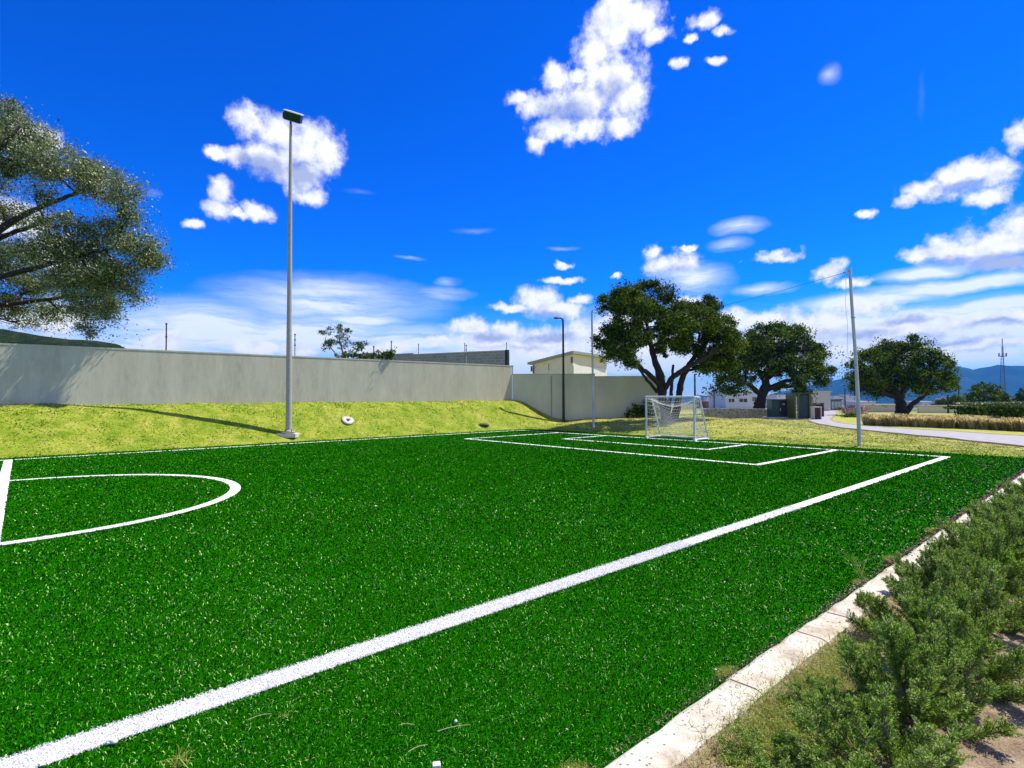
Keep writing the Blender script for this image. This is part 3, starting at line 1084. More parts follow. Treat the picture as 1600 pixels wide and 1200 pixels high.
fence_post(260, 505, Ywall(260) + .1, 3.34, 'tall thin grey post on the cement wall between the big tree and the floodlight', ins=2)
fence_post(461, 522, Ywall(461) + .1, 3.34, 'thin post with insulators on the cement wall right behind the floodlight pole', ins=3)
fence_post(584, 540, Ywall(584) + .1, 3.34, 'tiny rod on the cement wall between the feathery tree and the creeper', ins=1)
fence_post(611.5, 533, Ywall(611) + .1, 3.34, 'thin post rising out of the leafy creeper on the cement wall', ins=2)
fence_post(728.5, 539, Ywall(728) + .1, 3.34, 'pale double post on the cement wall in front of the block wall', ins=3)
fence_post(654, 537, 38.0, 4.55, 'thin rod at the step in the top of the block wall', ins=1)
fence_post(726, 536, 36.6, 4.55, 'thin dark rod on the middle of the block wall top', ins=1)
fence_post(791.5, 535, 35.0, 4.55, 'thin dark rod on the right end of the block wall', ins=1)
fence_post(801, 571, 30.75, 2.86, 'short rod where the cement wall meets the shaded wall', ins=1)
fence_post(857.5, 569, 30.75, 2.86, 'short post with insulators on the shaded wall in front of the cream house', ins=3)

# ------------------------------------------------------------------ floodlight pole
x, y, z = hit(451, 680)
t = thing('floodlight_pole', (x, y, z), 'very tall tapered steel floodlight pole standing on the grass bank', 'floodlight')
topz = atY(457, 196, y).z - z
MB().tube([(0, 0, 0), (0, 0, topz * .33), (.01, 0, topz * .66), (.02, 0, topz)], [.115, .095, .075, .052], 14).build('pole', M_POLE, t, smooth=True)
MB().box((0, 0, .05), (.42, .42, .03), .3).build('base_plate', M_POLE, t, bevel=.005)
MB().lathe([(.16, .06), (.16, .10), (.118, .13)], k=14).build('collar', M_POLE, t)
for a in range(4):
    MB().tube([(.15 * math.cos(a * 1.57 + 1.1), .15 * math.sin(a * 1.57 + 1.1), .05), (.15 * math.cos(a * 1.57 + 1.1), .15 * math.sin(a * 1.57 + 1.1), .15)], .016, 6).build('bolt', M_BLACKP, t)
MB().tube([(.02, 0, topz - .05), (.02, -.02, topz + .10)], .04, 8).build('bracket', M_BLACKP, t)
hd = MB()
hd.box((.16, -.12, topz + .22), (.60, .42, .30), rz=.25, rx=R(28), ry=R(12))
hd.build('lamp_housing', M_BLACKP, t, bevel=.02)
o = MB().box((.16, -.12, topz + .22), (.50, .43, .22), rz=.25, rx=R(28), ry=R(12)).build('lamp_glass', M_LENS, t)
M3 = Matrix.Rotation(.25, 3, 'Z') @ Matrix.Rotation(R(12), 3, 'Y') @ Matrix.Rotation(R(28), 3, 'X')
off = M3 @ Vector((0, -.02, .17))
MB().box((.16 + off.x, -.12 + off.y, topz + .22 + off.z), (.66, .50, .035), rz=.25, rx=R(28), ry=R(12)).build('visor', M_ALU, t)
off = M3 @ Vector((-.34, .06, -.02))
MB().box((.16 + off.x, -.12 + off.y, topz + .22 + off.z), (.07, .18, .2), rz=.25, rx=R(28), ry=R(12)).build('ballast_box', M_BLACKP, t)
tg = tag(MB().prism([(-.34, -.30), (.36, -.26), (.33, .28), (-.30, .31)], -.1, .045).build('concrete_footing', M_CONC, bevel=.02), 'low pale concrete pad under the floodlight pole', 'concrete pad')
tg.location = (x, y, z - .005)
t.location.z = z + .035

# street lamp in front of the shaded wall
x, y, z = hit(880.5, 654)
y = min(y, 30.2)
pb = atY(880.5, 620, y)
x = pb.x
z = z1(x, y)
t = thing('street_lamp', (x, y, z), 'slim black street lamp with one short curved arm before the shaded wall', 'street lamp')
hh = atY(880, 497, y).z - z
MB().tube([(0, 0, 0), (0, 0, hh * .5), (0, 0, hh - .18), (-.03, -.005, hh - .06), (-.11, -.01, hh - .005), (-.2, -.02, hh)], [.075, .062, .05, .05, .045, .04], 12).build('pole', M_BLACKP, t, smooth=True)
mb = MB()
prof = [(-.18, .035, .03), (-.24, .07, .045), (-.40, .095, .05), (-.50, .07, .035), (-.53, .02, .015)]
rows = []
for xx, wy, hz_ in prof:
    rows += [(xx, -.02 + wy * math.cos(q_), hh + hz_ * math.sin(q_)) for q_ in np.linspace(0, 2 * math.pi, 12, endpoint=False)]
mb.add(rows, [[i * 12 + j, i * 12 + (j + 1) % 12, (i + 1) * 12 + (j + 1) % 12, (i + 1) * 12 + j] for i in range(4) for j in range(12)])
mb.build('lamp_head', M_BLACKP, t, smooth=True)
MB().box((-.38, -.02, hh - .045), (.2, .12, .02)).build('lamp_glass', M_LENS, t)
MB().lathe([(.13, -.02), (.13, .03), (.085, .05)], k=12).build('base_flange', M_BLACKP, t)


# ------------------------------------------------------------------ ball net poles
def netpole(px, pyb, pxt, pyt, label, arm, mid=0.0):
    x, y, z = hit(px, pyb)
    p = atY(pxt, pyt, y)
    t = thing('net_pole', (x, y, z), label, 'pole', 'ball net poles at the end of the pitch')
    h = p.z - z
    dx = p.x - x
    pts = [(0, 0, -.1), (dx * .25 + mid, 0, h * .25), (dx * .5 + mid, 0, h * .5), (dx * .8, 0, h * .8), (dx, 0, h)]
    MB().tube(pts, [.057, .055, .05, .045, .045], 12).build('pole', M_PAINTP, t, smooth=True)
    MB().lathe([(.001, .02), (.05, .01), (.052, -.04)], (dx, 0, h), 12).build('cap', M_PAINTP, t)
    for k in (.45, .72):
        MB().lathe([(.052, 0), (.062, .01), (.062, .04), (.052, .05)], (dx * k + mid * .5, 0, h * k), 12).build('clamp', M_POLE, t)
    if arm:
        MB().tube([(dx, 0, h - .06), (dx + arm[0], arm[1], h + arm[2])], .018, 6).build('hook_arm', M_POLE, t)
        MB().lathe([(.001, -.03), (.05, -.02), (.05, .02), (.001, .03)], (dx + arm[0], arm[1], h + arm[2]), 10).build('pulley', M_POLE, t)
    return t, Vector((x + dx, y, z + h))


tC, topC = netpole(927.5, 668, 924.5, 487, 'thin pale pole at the far end of the pitch beside the street lamp', None, .0)
tR, topR = netpole(1343, 697, 1328, 420, 'leaning white pole with a hook arm on the lawn right of the goal', (-.17, -.02, -.12), .03)
# rope between the pole tops
N = 40
pts = []
for i in range(N + 1):
    s = i / N
    p = topC.lerp(topR + Vector((-.17, 0, -.1)), s)
    p.z -= 4 * .62 * s * (1 - s) * (1 + .35 * (1 - 2 * s)) + .02
    pts.append(tuple(p))
tag(MB().tube(pts, .007, 5).build('net_rope', M_CABLE), 'sagging rope strung between the two net pole tops', 'rope')
pp = topR + Vector((-.17, -.02, -.14))
pts = [(pp.x + .02 * math.sin(i * .9) + .004 * i, pp.y, pp.z - i * .19) for i in range(18)]
tag(MB().tube(pts, .006, 5).build('hanging_cord', M_CORD), 'thin cord hanging down beside the leaning white pole', 'cord')

# ------------------------------------------------------------------ goal
gx_, gy_ = xy(0, 0)
t = thing('goal', (gx_, gy_, .0), 'small white tubular football goal with sagging net at the far goal line', 'goal', rz=math.atan2(SU, CU))
# local x = towards the pitch (u), local y = v
GH, GP, DT, DB = 1.58, 1.015, .38, .95
for s in (-1, 1):
    MB().tube([(0, s * GP, .02), (0, s * GP, GH)], .038, 12).build('upright', M_WHITE, t, smooth=True)
    MB().tube([(-.0, s * GP, GH), (-DT, s * GP, GH - .02)], .026, 10).build('top_side_bar', M_WHITE, t, smooth=True)
    MB().tube([(-DT, s * GP, GH - .02), (-DB, s * GP, .05)], .028, 10).build('rear_stanchion', M_WHITE, t, smooth=True)
    MB().tube([(0, s * GP, .045), (-DB, s * GP, .045)], .034, 10).build('base_side_bar', M_WHITE, t, smooth=True)
    for xx in (-.02, -DB + .05):
        MB().box((xx, s * GP, .02), (.12, .11, .03)).build('foot', M_WHITE, t)
MB().tube([(0, -GP - .02, GH), (0, GP + .02, GH)], .038, 12).build('crossbar', M_WHITE, t, smooth=True)
MB().tube([(-DB, -GP, .05), (-DB, GP, .05)], .034, 10).build('base_rear_bar', M_WHITE, t, smooth=True)


def netpt(a, c):
    """a: 0 at the crossbar .. 1 at the ground rear; c: -1..1 across; torn and sagging"""
    yv = c * GP
    if a < .25:
        k = a / .25
        x, z = -DT * k, GH - .03 - .05 * math.sin(k * 3.1)
    else:
        k = (a - .25) / .75
        x, z = -DT - (DB - DT) * k, (GH - .05) * (1 - k) + .06
    # net bunched towards the left rear and drooping in the middle
    sag = math.cos(c * math.pi / 2)
    z -= .42 * sag * (1 - abs(a - .35)) * (.55 + .45 * math.sin(a * 3.1)) * (1 if a > .05 else a / .05)
    z = max(z, .05)
    x += .22 * sag * math.sin(a * math.pi)
    yv += .30 * sag * a * math.sin(a * 2.5)
    if c > .1 and a > .55:
        z += (a - .55) * .95 * sag * (c + .2)
    return (x, yv, z)


mb = MB()
for i in range(0, 27):
    a = i / 26
    mb.tube([netpt(a, c) for c in np.linspace(-1, 1, 26)], .0046, 3, cap=False)
for j in range(0, 31):
    c = -1 + 2 * j / 30
    mb.tube([netpt(a, c) for a in np.linspace(0, 1, 24)], .0046, 3, cap=False)
for s in (-1, 1):   # side nets
    for k in range(1, 11):
        zz = GH * k / 11
        xe = -(DT + (DB - DT) * (1 - zz / GH))
        mb.tube([(xe * q_, s * (GP - .09 * math.sin(q_ * 3.14)), zz - .05 * math.sin(q_ * 3.14)) for q_ in np.linspace(0, 1, 8)], .0046, 3, cap=False)
    for k in range(1, 8):
        xx = -DB * k / 8
        zt = GH if -xx < DT else GH * (1 - (-xx - DT) / (DB - DT))
        mb.tube([(xx, s * (GP - .08 * math.sin(max(0.01, q_) * 3.14)), zt * q_) for q_ in np.linspace(0.02, 1, 8)], .0046, 3, cap=False)
mb.build('net', M_CORD, t)

# ------------------------------------------------------------------ things on the bank
x, y, z = hit(543, 658)
mb = MB()
k, kk = 28, 8
rj = np.random.default_rng(4)
rows = []
for i in range(k):
    th_ = 2 * math.pi * i / k
    Rm = .19 + .015 * math.sin(3 * th_ + 1) + rj.normal(0, .008)
    for j in range(kk):
        ph = 2 * math.pi * j / kk
        rr = Rm + .115 * math.cos(ph)
        rows.append((rr * math.cos(th_), rr * math.sin(th_), .05 + .06 * math.sin(ph) + rj.normal(0, .004)))
mb.add(rows, [[i * kk + j, ((i + 1) % k) * kk + j, ((i + 1) % k) * kk + (j + 1) % kk, i * kk + (j + 1) % kk] for i in range(k) for j in range(kk)])
t = thing('valve_box', (x, y, z), 'pale lumpy concrete ring with a dark hole on the bank', 'valve box')
nrm_ = Vector((z1(x - .4, y) - z1(x + .4, y), z1(x, y - .4) - z1(x, y + .4), .8)).normalized()
t.rotation_euler = nrm_.to_track_quat('Z', 'Y').to_euler()
t.scale = (.85, .85, .8)
mb.build('concrete_ring', M_CONC, t, smooth=True)
MB().lathe([(.001, .03), (.12, .025)], k=20).build('hole', M_DARK, t)
x, y, z = hit(755, 662.5)
t = thing('drain_cover', (x, y, z), 'dark flat drain cover lying in dry grass near the pitch corner', 'drain cover')
MB().lathe([(.001, .035), (.2, .03), (.24, .01), (.25, -.03)], k=18).build('lid', M_DARK, t)
MB().lathe([(.25, -.03), (.27, .02), (.31, .01), (.32, -.04)], k=18).build('rim', M_STONE, t)


# ------------------------------------------------------------------ foliage tools
def leaf_quads(C, size, r, flat=0.0, jit=.35, up=None):
    """one rhombic leaf at each centre"""
    n = len(C)
    a = r.normal(0, 1, (n, 3))
    a[:, 2] *= (1 - flat)
    if up is not None:
        a += up
    a /= np.linalg.norm(a, axis=1)[:, None]
    b_ = r.normal(0, 1, (n, 3))
    b_ -= a * np.sum(a * b_, 1)[:, None]
    b_ /= np.linalg.norm(b_, axis=1)[:, None]
    s = size * np.exp(r.normal(0, jit * 1.3, n))[:, None]
    V = np.stack([C - a * s * .5, C + b_ * s * .24 - a * s * .02, C + a * s * .5, C - b_ * s * .24 - a * s * .02], 1).reshape(-1, 3)
    return V, np.arange(n)[:, None] * 4 + np.arange(4)[None]


def curve_pts(A, B, r, wob=.12, n=9, rise=0.0):
    A, B = np.array(A, float), np.array(B, float)
    L = np.linalg.norm(B - A)
    t = np.linspace(0, 1, n)[:, None]
    ctrl = (A + B) / 2 + r.normal(0, wob * L, 3) + np.array([0, 0, rise * L])
    P = (1 - t) ** 2 * A + 2 * t * (1 - t) * ctrl + t ** 2 * B
    P[1:-1] += r.normal(0, wob * .12 * L, (n - 2, 3))
    return P


def make_tree(name, base, Y, trunks, lobes, depth, leaf, nleaf, mats, label, seed, cl_r=.36, shell=.5, twig=.02, clusters=None, group=None, limb_r=.10, spread=1.0, minD=None):
    """trunks: list of [(px,py,dy,r), ...] polylines in picture measure (real position = at depth Y+dy);
    lobes: (px,py,rx,ry,dy) crown masses; everything becomes real 3-D around the tree's own base"""
    r = np.random.default_rng(seed)
    bx_, by_, bz_ = base
    t = thing(name, base, label, 'tree', group)
    B0 = np.array(base)
    sc = Y / F
    tr = MB()
    forks = []
    for poly in trunks:
        P = np.array([np.array(atY(px, py, Y + dy)) - B0 for px, py, dy, _ in poly])
        rad = np.array([q_[3] for q_ in poly])
        s = np.linspace(0, len(P) - 1, len(P) * 5)
        Pi = np.stack([np.interp(s, range(len(P)), P[:, k]) for k in range(3)], -1)
        # soften corners
        for _ in range(2):
            Pi[1:-1] = (Pi[:-2] + 2 * Pi[1:-1] + Pi[2:]) / 4
        Pi[1:-1] += r.normal(0, rad.min() * .22, (len(Pi) - 2, 3))
        ri = np.interp(s, range(len(P)), rad) * (1 + r.normal(0, .05, len(s)))
        tr.tube(Pi, ri, 10)
        for k in range(len(Pi) // 2, len(Pi)):
            forks.append((Pi[k], ri[k]))
    fp = np.array([f[0] for f in forks])
    fr = np.array([f[1] for f in forks])
    tw = MB()
    centers = []
    tot = sum(l[2] * l[3] for l in lobes)
    nc = clusters or 160
    for (px, py, rx, ry, dy) in lobes:
        c = np.array(atY(px, py, Y + dy)) - B0
        rad = np.array([rx * sc, depth * sc * (rx + ry) / 2, ry * sc])
        # main limb towards the lobe
        dist = np.linalg.norm(fp - c, axis=1) + np.maximum(0, fp[:, 2] - c[2]) * 1.5
        k = int(np.argmin(dist + r.uniform(0, .3, len(dist))))
        P = curve_pts(fp[k], c, r, .12, 9, .05)
        r0 = min(limb_r, fr[k] * .8)
        tw.tube(P, np.linspace(r0, r0 * .35, 9), 6)
        m_ = max(4, int(nc * rx * ry / tot))
        for q_ in range(m_):
            d_ = r.normal(0, 1, 3)
            d_ /= np.linalg.norm(d_)
            rho = r.uniform(shell, 1.0) ** .6
            cc = c + d_ * rad * rho
            j = r.integers(3, 9)
            P2 = curve_pts(P[j], cc, r, .14, 6, .03)
            tw.tube(P2, np.linspace(max(twig, r0 * .3), twig * .4, 6), 4, cap=False)
            centers.append(cc)
            if r.random() < .5:
                centers.append((P2[3] + cc) / 2 + r.normal(0, .1, 3))
    centers = np.array(centers)
    wgt = np.exp(r.normal(0, .5, len(centers)))
    ci = r.choice(len(centers), nleaf, p=wgt / wgt.sum())
    crad = cl_r * np.exp(r.normal(0, .3, len(centers)))
    Cn = r.normal(0, 1, (nleaf, 3))
    Cn /= np.linalg.norm(Cn, axis=1)[:, None]
    Cn *= (r.uniform(0, 1, nleaf) ** .6 * np.exp(np.abs(r.normal(0, .22, nleaf))))[:, None]
    crad = crad * np.exp(r.normal(0, .25, len(centers)))
    C = centers[ci] + Cn * crad[ci][:, None] * np.array([1, 1, .72]) * spread
    V, Q = leaf_quads(C, leaf, r, jit=.24)
    cr = MB()
    cr.add(V, Q)
    tr.build('trunk', mats[0], t, smooth=True)
    tw.build('branches', mats[0], t, smooth=True)
    cr.build('crown', mats[1], t)
    return t


def jit_dy(L, seed, s):
    r = np.random.default_rng(seed)
    return [(*q_[:4], (q_[4] if len(q_) > 4 else r.uniform(-s, s))) for q_ in L]


# tree beside the goal
Y1 = 28.0
bx1 = atY(1046, 640, Y1).x
make_tree('spreading_tree', (bx1, Y1, z1(bx1, Y1)), Y1,
          [[(1048, 672, 0, .30), (1038, 640, 0, .24), (1034, 610, 0, .22), (1032, 590, 0, .20), (1022, 560, .1, .15), (1014, 530, .2, .11), (1010, 500, .2, .07)],
           [(1040, 665, 0, .2), (1046, 630, .2, .1), (1050, 600, .3, .08), (1052, 570, .4, .06)],
           [(1052, 668, .3, .22), (1060, 625, .5, .17), (1066, 590, .6, .15), (1082, 560, .8, .11), (1104, 535, 1.0, .08)],
           [(1034, 604, 0, .15), (1016, 586, -.4, .12), (990, 566, -.7, .10), (966, 556, -.8, .07)],
           [(1036, 612, 0, .14), (1050, 590, -.5, .13), (1072, 575, -.9, .12), (1100, 560, -1.0, .09), (1124, 545, -1.0, .06)],
           [(1026, 612, 0, .09), (1008, 590, -.9, .07), (996, 572, -1.2, .05)]],
          jit_dy([(960, 475, 24, 22, -.6), (985, 470, 30, 20), (1020, 462, 40, 22), (1005, 485, 30, 18), (1040, 482, 36, 18), (975, 510, 24, 16, -1), (950, 528, 20, 18, -.6),
                  (985, 528, 34, 18), (960, 552, 26, 16, -1.2), (980, 560, 22, 10, -1.6), (1070, 490, 30, 20, .6), (1105, 478, 26, 16, 1.2), (1090, 505, 40, 22), (1125, 515, 26, 26, .4), (1110, 545, 34, 22),
                  (1135, 545, 20, 24, -.3), (1075, 535, 26, 14, 1), (1060, 510, 30, 16, -1.5), (1120, 570, 28, 14), (1095, 575, 16, 8, .5), (1020, 515, 34, 16, 1.5), (1030, 545, 20, 10, 1.6), (1050, 530, 24, 14, -1.0)], 1, 1.7),
          1.15, .095, 150000, (M_BARK, M_LEAFD), 'dark spreading tree with forked trunks directly behind the white goal', 11, cl_r=.30, clusters=330, group='broad dark trees beyond the pitch')

# second tree
Y2 = 54.0
bx2 = atY(1186, 640, Y2).x
make_tree('spreading_tree', (bx2, Y2, z1(bx2, Y2)), Y2,
          [[(1184, 646, 0, .62), (1188, 628, 0, .46), (1194, 608, 0, .40), (1198, 590, 0, .30), (1205, 565, 0, .2)],
           [(1190, 618, 0, .3), (1170, 600, -1, .2), (1145, 590, -1.5, .12)],
           [(1196, 610, 0, .3), (1225, 596, -1, .2), (1255, 590, -1.5, .12)],
           [(1196, 600, 0, .25), (1180, 570, 1, .2), (1165, 545, 1, .12)],
           [(1200, 590, 0, .25), (1230, 565, 1, .2), (1250, 545, 1, .12)]],
          jit_dy([(1130, 590, 20, 16), (1145, 560, 26, 24), (1170, 535, 30, 22), (1200, 522, 32, 20), (1235, 528, 30, 22), (1262, 548, 28, 24), (1280, 570, 18, 24), (1265, 590, 26, 18),
                  (1235, 575, 34, 24), (1200, 565, 36, 26), (1165, 580, 30, 22), (1150, 605, 26, 10), (1130, 612, 18, 8), (1230, 605, 30, 8), (1255, 612, 20, 8), (1185, 545, 34, 20), (1220, 550, 36, 20), (1120, 570, 14, 14)], 2, 3.0),
          1.2, .17, 80000, (M_BARK, M_LEAFD), 'round dense dark tree with one thick trunk behind the low stone wall', 12, cl_r=.50, shell=.3, clusters=420, twig=.03, group='broad dark trees beyond the pitch', limb_r=.2)

# third tree behind the ornamental grass
Y3 = 50.0
bx3 = atY(1408, 640, Y3).x
make_tree('spreading_tree', (bx3, Y3, z1(bx3, Y3)), Y3,
          [[(1408, 650, 0, .55), (1408, 634, 0, .42), (1402, 618, 0, .35), (1392, 600, 0, .26), (1380, 580, 0, .16)],
           [(1412, 648, .2, .35), (1424, 632, .2, .22), (1445, 618, 0, .16), (1468, 606, 0, .10)],
           [(1406, 622, 0, .3), (1420, 598, 1, .22), (1432, 570, 1, .14)],
           [(1400, 622, 0, .2), (1375, 612, -1, .14), (1350, 606, -1.4, .08)]],
          jit_dy([(1345, 580, 20, 22), (1360, 560, 26, 18), (1385, 552, 28, 14), (1392, 538, 14, 9), (1428, 540, 18, 14), (1415, 556, 28, 16), (1448, 562, 28, 18), (1470, 580, 26, 18), (1482, 598, 16, 14),
                  (1455, 600, 30, 14), (1425, 585, 34, 20), (1390, 585, 34, 22), (1360, 600, 28, 16), (1345, 608, 20, 12), (1380, 615, 28, 8), (1440, 612, 20, 6)], 3, 2.6),
          1.2, .16, 60000, (M_BARK, M_LEAFD), 'wide low dark tree growing behind the straw coloured grass hedge', 13, cl_r=.46, shell=.35, clusters=360, twig=.028, group='broad dark trees beyond the pitch', limb_r=.18)

# big tree at the left edge, rooted behind the cement wall
Y4 = 20.0
b4 = atY(-95, 600, Y4)
make_tree('olive_grey_tree', (b4.x, Y4, z1(b4.x, Y4)), Y4,
          [[(-100, 690, 0, .35), (-95, 560, 0, .30), (-92, 470, 0, .28), (-80, 420, 0, .22)],
           [(-92, 470, 0, .2), (-50, 400, .2, .15), (10, 350, .3, .12), (70, 320, .3, .09), (125, 300, .3, .06)],
           [(-85, 430, 0, .18), (-60, 340, -.5, .14), (-30, 260, -.6, .10), (20, 210, -.6, .06)],
           [(-90, 480, 0, .16), (-30, 440, -.6, .12), (50, 420, -.8, .09), (120, 400, -.9, .06), (190, 385, -.9, .04)],
           [(-90, 500, 0, .14), (-20, 480, .6, .10), (60, 470, .8, .07), (130, 460, .9, .045)],
           [(-60, 400, 0, .13), (0, 370, .6, .09), (60, 350, 1.0, .07), (110, 330, 1.2, .05)],
           [(-80, 450, 0, .2), (-150, 380, 0, .15), (-200, 330, 0, .1)]],
          jit_dy([(10, 175, 30, 30), (45, 215, 40, 34), (-20, 225, 50, 44), (80, 250, 32, 26), (30, 260, 44, 30), (120, 262, 34, 24), (160, 268, 34, 18), (190, 292, 28, 22, -.9), (150, 305, 34, 20, -.4),
                  (205, 335, 22, 16, -.9), (170, 360, 40, 20, -.6), (215, 385, 42, 24, -1.0), (235, 410, 24, 22, -.7), (190, 425, 40, 24, -.9), (205, 455, 28, 16, -.5), (140, 400, 50, 26, -.5), (100, 350, 40, 18, -1.2), (150, 440, 50, 26, -1.2), (80, 390, 50, 24), (20, 400, 50, 30),
                  (110, 440, 50, 28), (50, 450, 56, 26), (150, 470, 44, 26), (165, 500, 26, 14), (100, 490, 40, 18), (10, 480, 50, 24), (140, 515, 14, 8), (30, 505, 30, 12), (0, 330, 44, 24), (60, 300, 24, 14),
                  (-60, 280, 60, 60), (-60, 400, 60, 60), (-140, 240, 80, 70), (-170, 360, 90, 80), (-200, 470, 70, 40), (-110, 200, 50, 36)], 4, 2.2),
          1.1, .064, 340000, (M_BARK, M_LEAFO), 'large airy olive grey tree overhanging the cement wall at the left', 14, cl_r=.46, clusters=850, twig=.020, shell=.25, limb_r=.06)


# small feathery tree and creeper behind / on the cement wall
Y5 = Ywall(540) + 3.0
b5 = atY(540, 600, Y5)
make_tree('feathery_tree', (b5.x, Y5, z1(b5.x, Y5)), Y5,
          [[(545, 640, 0, .10), (542, 590, 0, .08), (538, 560, 0, .05), (530, 530, 0, .03)], [(542, 580, 0, .05), (556, 550, 0, .03), (566, 535, 0, .02)], [(540, 570, 0, .04), (518, 545, 0, .025), (508, 530, 0, .02)]],
          jit_dy([(512, 517, 14, 8), (525, 512, 14, 9), (540, 522, 14, 9), (530, 535, 20, 10), (510, 540, 14, 7), (550, 535, 16, 9), (565, 542, 14, 7), (535, 550, 22, 8)], 5, .8),
          1.3, .085, 2600, (M_STEM, M_LEAFS), 'thin feathery young tree showing above the cement wall beside the floodlight', 15, cl_r=.16, clusters=46, twig=.008, limb_r=.025)
Yc = Ywall(600) + .25
bc = atY(600, 560, Yc)
make_tree('creeper', (bc.x, Yc, 3.2), Yc,
          [[(600, 566, 0, .03), (595, 556, 0, .025), (585, 553, 0, .02)], [(602, 562, 0, .03), (612, 552, 0, .02)]],
          jit_dy([(560, 556, 12, 3.5), (575, 555, 14, 5), (590, 555, 12, 5), (605, 555, 12, 7), (613, 552, 7, 8), (545, 557, 10, 2.5)], 6, .15),
          .8, .10, 1500, (M_STEM, M_LEAFD), 'low leafy creeper spilling over the top of the cement wall', 16, cl_r=.12, clusters=50, twig=.008, limb_r=.02)['category'] = 'creeper'
# shrub at the foot of the shaded wall
Yb = 30.1
bb = atY(1000, 640, Yb)
make_tree('wall_shrub', (bb.x, Yb, z1(bb.x, Yb)), Yb,
          [[(996, 654, 0, .03), (1000, 650, 0, .03), (1004, 642, 0, .02)], [(996, 654, 0, .03), (991, 649, 0, .03), (988, 640, 0, .02)]],
          jit_dy([(984, 644, 6, 8), (995, 638, 6, 10), (1003, 643, 8, 9), (1012, 635, 8, 12), (1022, 644, 8, 9), (990, 649, 10, 5), (1010, 649, 12, 5)], 7, .15),
          .7, .11, 2600, (M_STEM, M_LEAFD), 'dark leafy shrub at the foot of the shaded wall left of the goal', 17, cl_r=.14, clusters=60, twig=.008, limb_r=.02)['category'] = 'shrub'

# ------------------------------------------------------------------ cream house behind the shaded wall
cN = atY(895, 548, 46.0)     # near corner (roof peak)
cL = atY(832, 562, 51.5)
cR = atY(948, 556, 50.5)
gz0 = -.4
t = thing('house', (cN.x, cN.y, gz0), 'cream house with low pitched overhanging roof behind the shaded wall', 'house')
O = Vector((cN.x, cN.y, gz0))


def loc(p):
    return (p.x - O.x, p.y - O.y)


far = Vector((cL.x + cR.x - cN.x, cL.y + cR.y - cN.y, 0))
zN, zL, zR = atY(895, 551, 46.0).z - gz0, atY(832, 566, 51.5).z - gz0, atY(948, 559, 50.5).z - gz0
foot = [loc(cN), loc(cR), loc(far), loc(cL)]
zT = [zN - .12, zR - .12, zL - .05, zL - .12]
MB().prism(foot, 0, zT).build('wall', M_BEIGE, t)
# whiter panel: sunlit lower part of the right-hand face, painted below the eaves shade
dR = (cR - cN).normalized()
nR = Vector((dR.y, -dR.x, 0))
p0, p1 = cN + nR * .03 + dR * .02, cR + nR * .03 - dR * .1
MB().prism([loc(p0), loc(p1), loc(p1 + nR * .03), loc(p0 + nR * .03)], 0, [zN - 1.05, zR - 1.0, zR - 1.0, zN - 1.05]).build('lit_wall_panel', M_CREAMW, t)
# roof slab with overhang
c_ = (cN + far) / 2
def ov(p, k=1.16):
    q_ = Vector((p.x, p.y, 0)) * k + Vector((c_.x, c_.y, 0)) * (1 - k)
    return loc(q_)
rf = [ov(cN, 1.07), ov(cR), ov(far), ov(cL, 1.14)]
zz_ = [zN + .02, zR - .02, zL - .1, zL - .12]
MB().prism(rf, [a - .1 for a in zz_], [a + .12 for a in zz_]).build('roof', M_ROOFG, t)
for p_, zb in ((cN, zN), (cL, zL)):
    MB().box((loc(p_)[0] - .1, loc(p_)[1] - .12, zb - .62), (.16, .16, .5)).build('wall_lamp', M_OLIVE, t)
MB().tube([(loc(cL)[0] * .985, loc(cL)[1] * .97 - .2, 0), (loc(cL)[0] * .985, loc(cL)[1] * .97 - .2, zL - .3)], .05, 8).build('downpipe', M_DARK, t)

# ------------------------------------------------------------------ low stone wall, cabinets and booth under tree 2
def Z(px, Y, z=None):
    p = atY(px, 640, Y)
    return p.x, (z1(p.x, Y) if z is None else z)


xa, za = Z(1098, 38.5)
xb, zb = Z(1199, 40.5)
t = thing('stone_wall', ((xa + xb) / 2, 39.5, min(za, zb) - .1), 'low grey rubble stone wall under the round tree right of the goal', 'wall', rz=math.atan2(2.0, xb - xa))
Lw = math.hypot(xb - xa, 2)
mb = MB()
rs = np.random.default_rng(8)
n = 60
for row in range(4):
    xs_ = -Lw / 2
    while xs_ < Lw / 2:
        w = rs.uniform(.18, .42)
        top = .84 if xs_ < Lw * .05 else .84 - .22 * (xs_ / Lw)
        hh_ = top / 4
        mb.box((xs_ + w / 2, rs.normal(0, .02), hh_ * (row + .5) + rs.normal(0, .01)), (w * .96, .34 + rs.normal(0, .03), hh_ * .95), rs.normal(0, .03))
        xs_ += w
mb.build('rubble', M_STONE, t, bevel=.015)
MB().box((0, 0, .33), (Lw, .26, .66)).build('core', M_STONE, t)

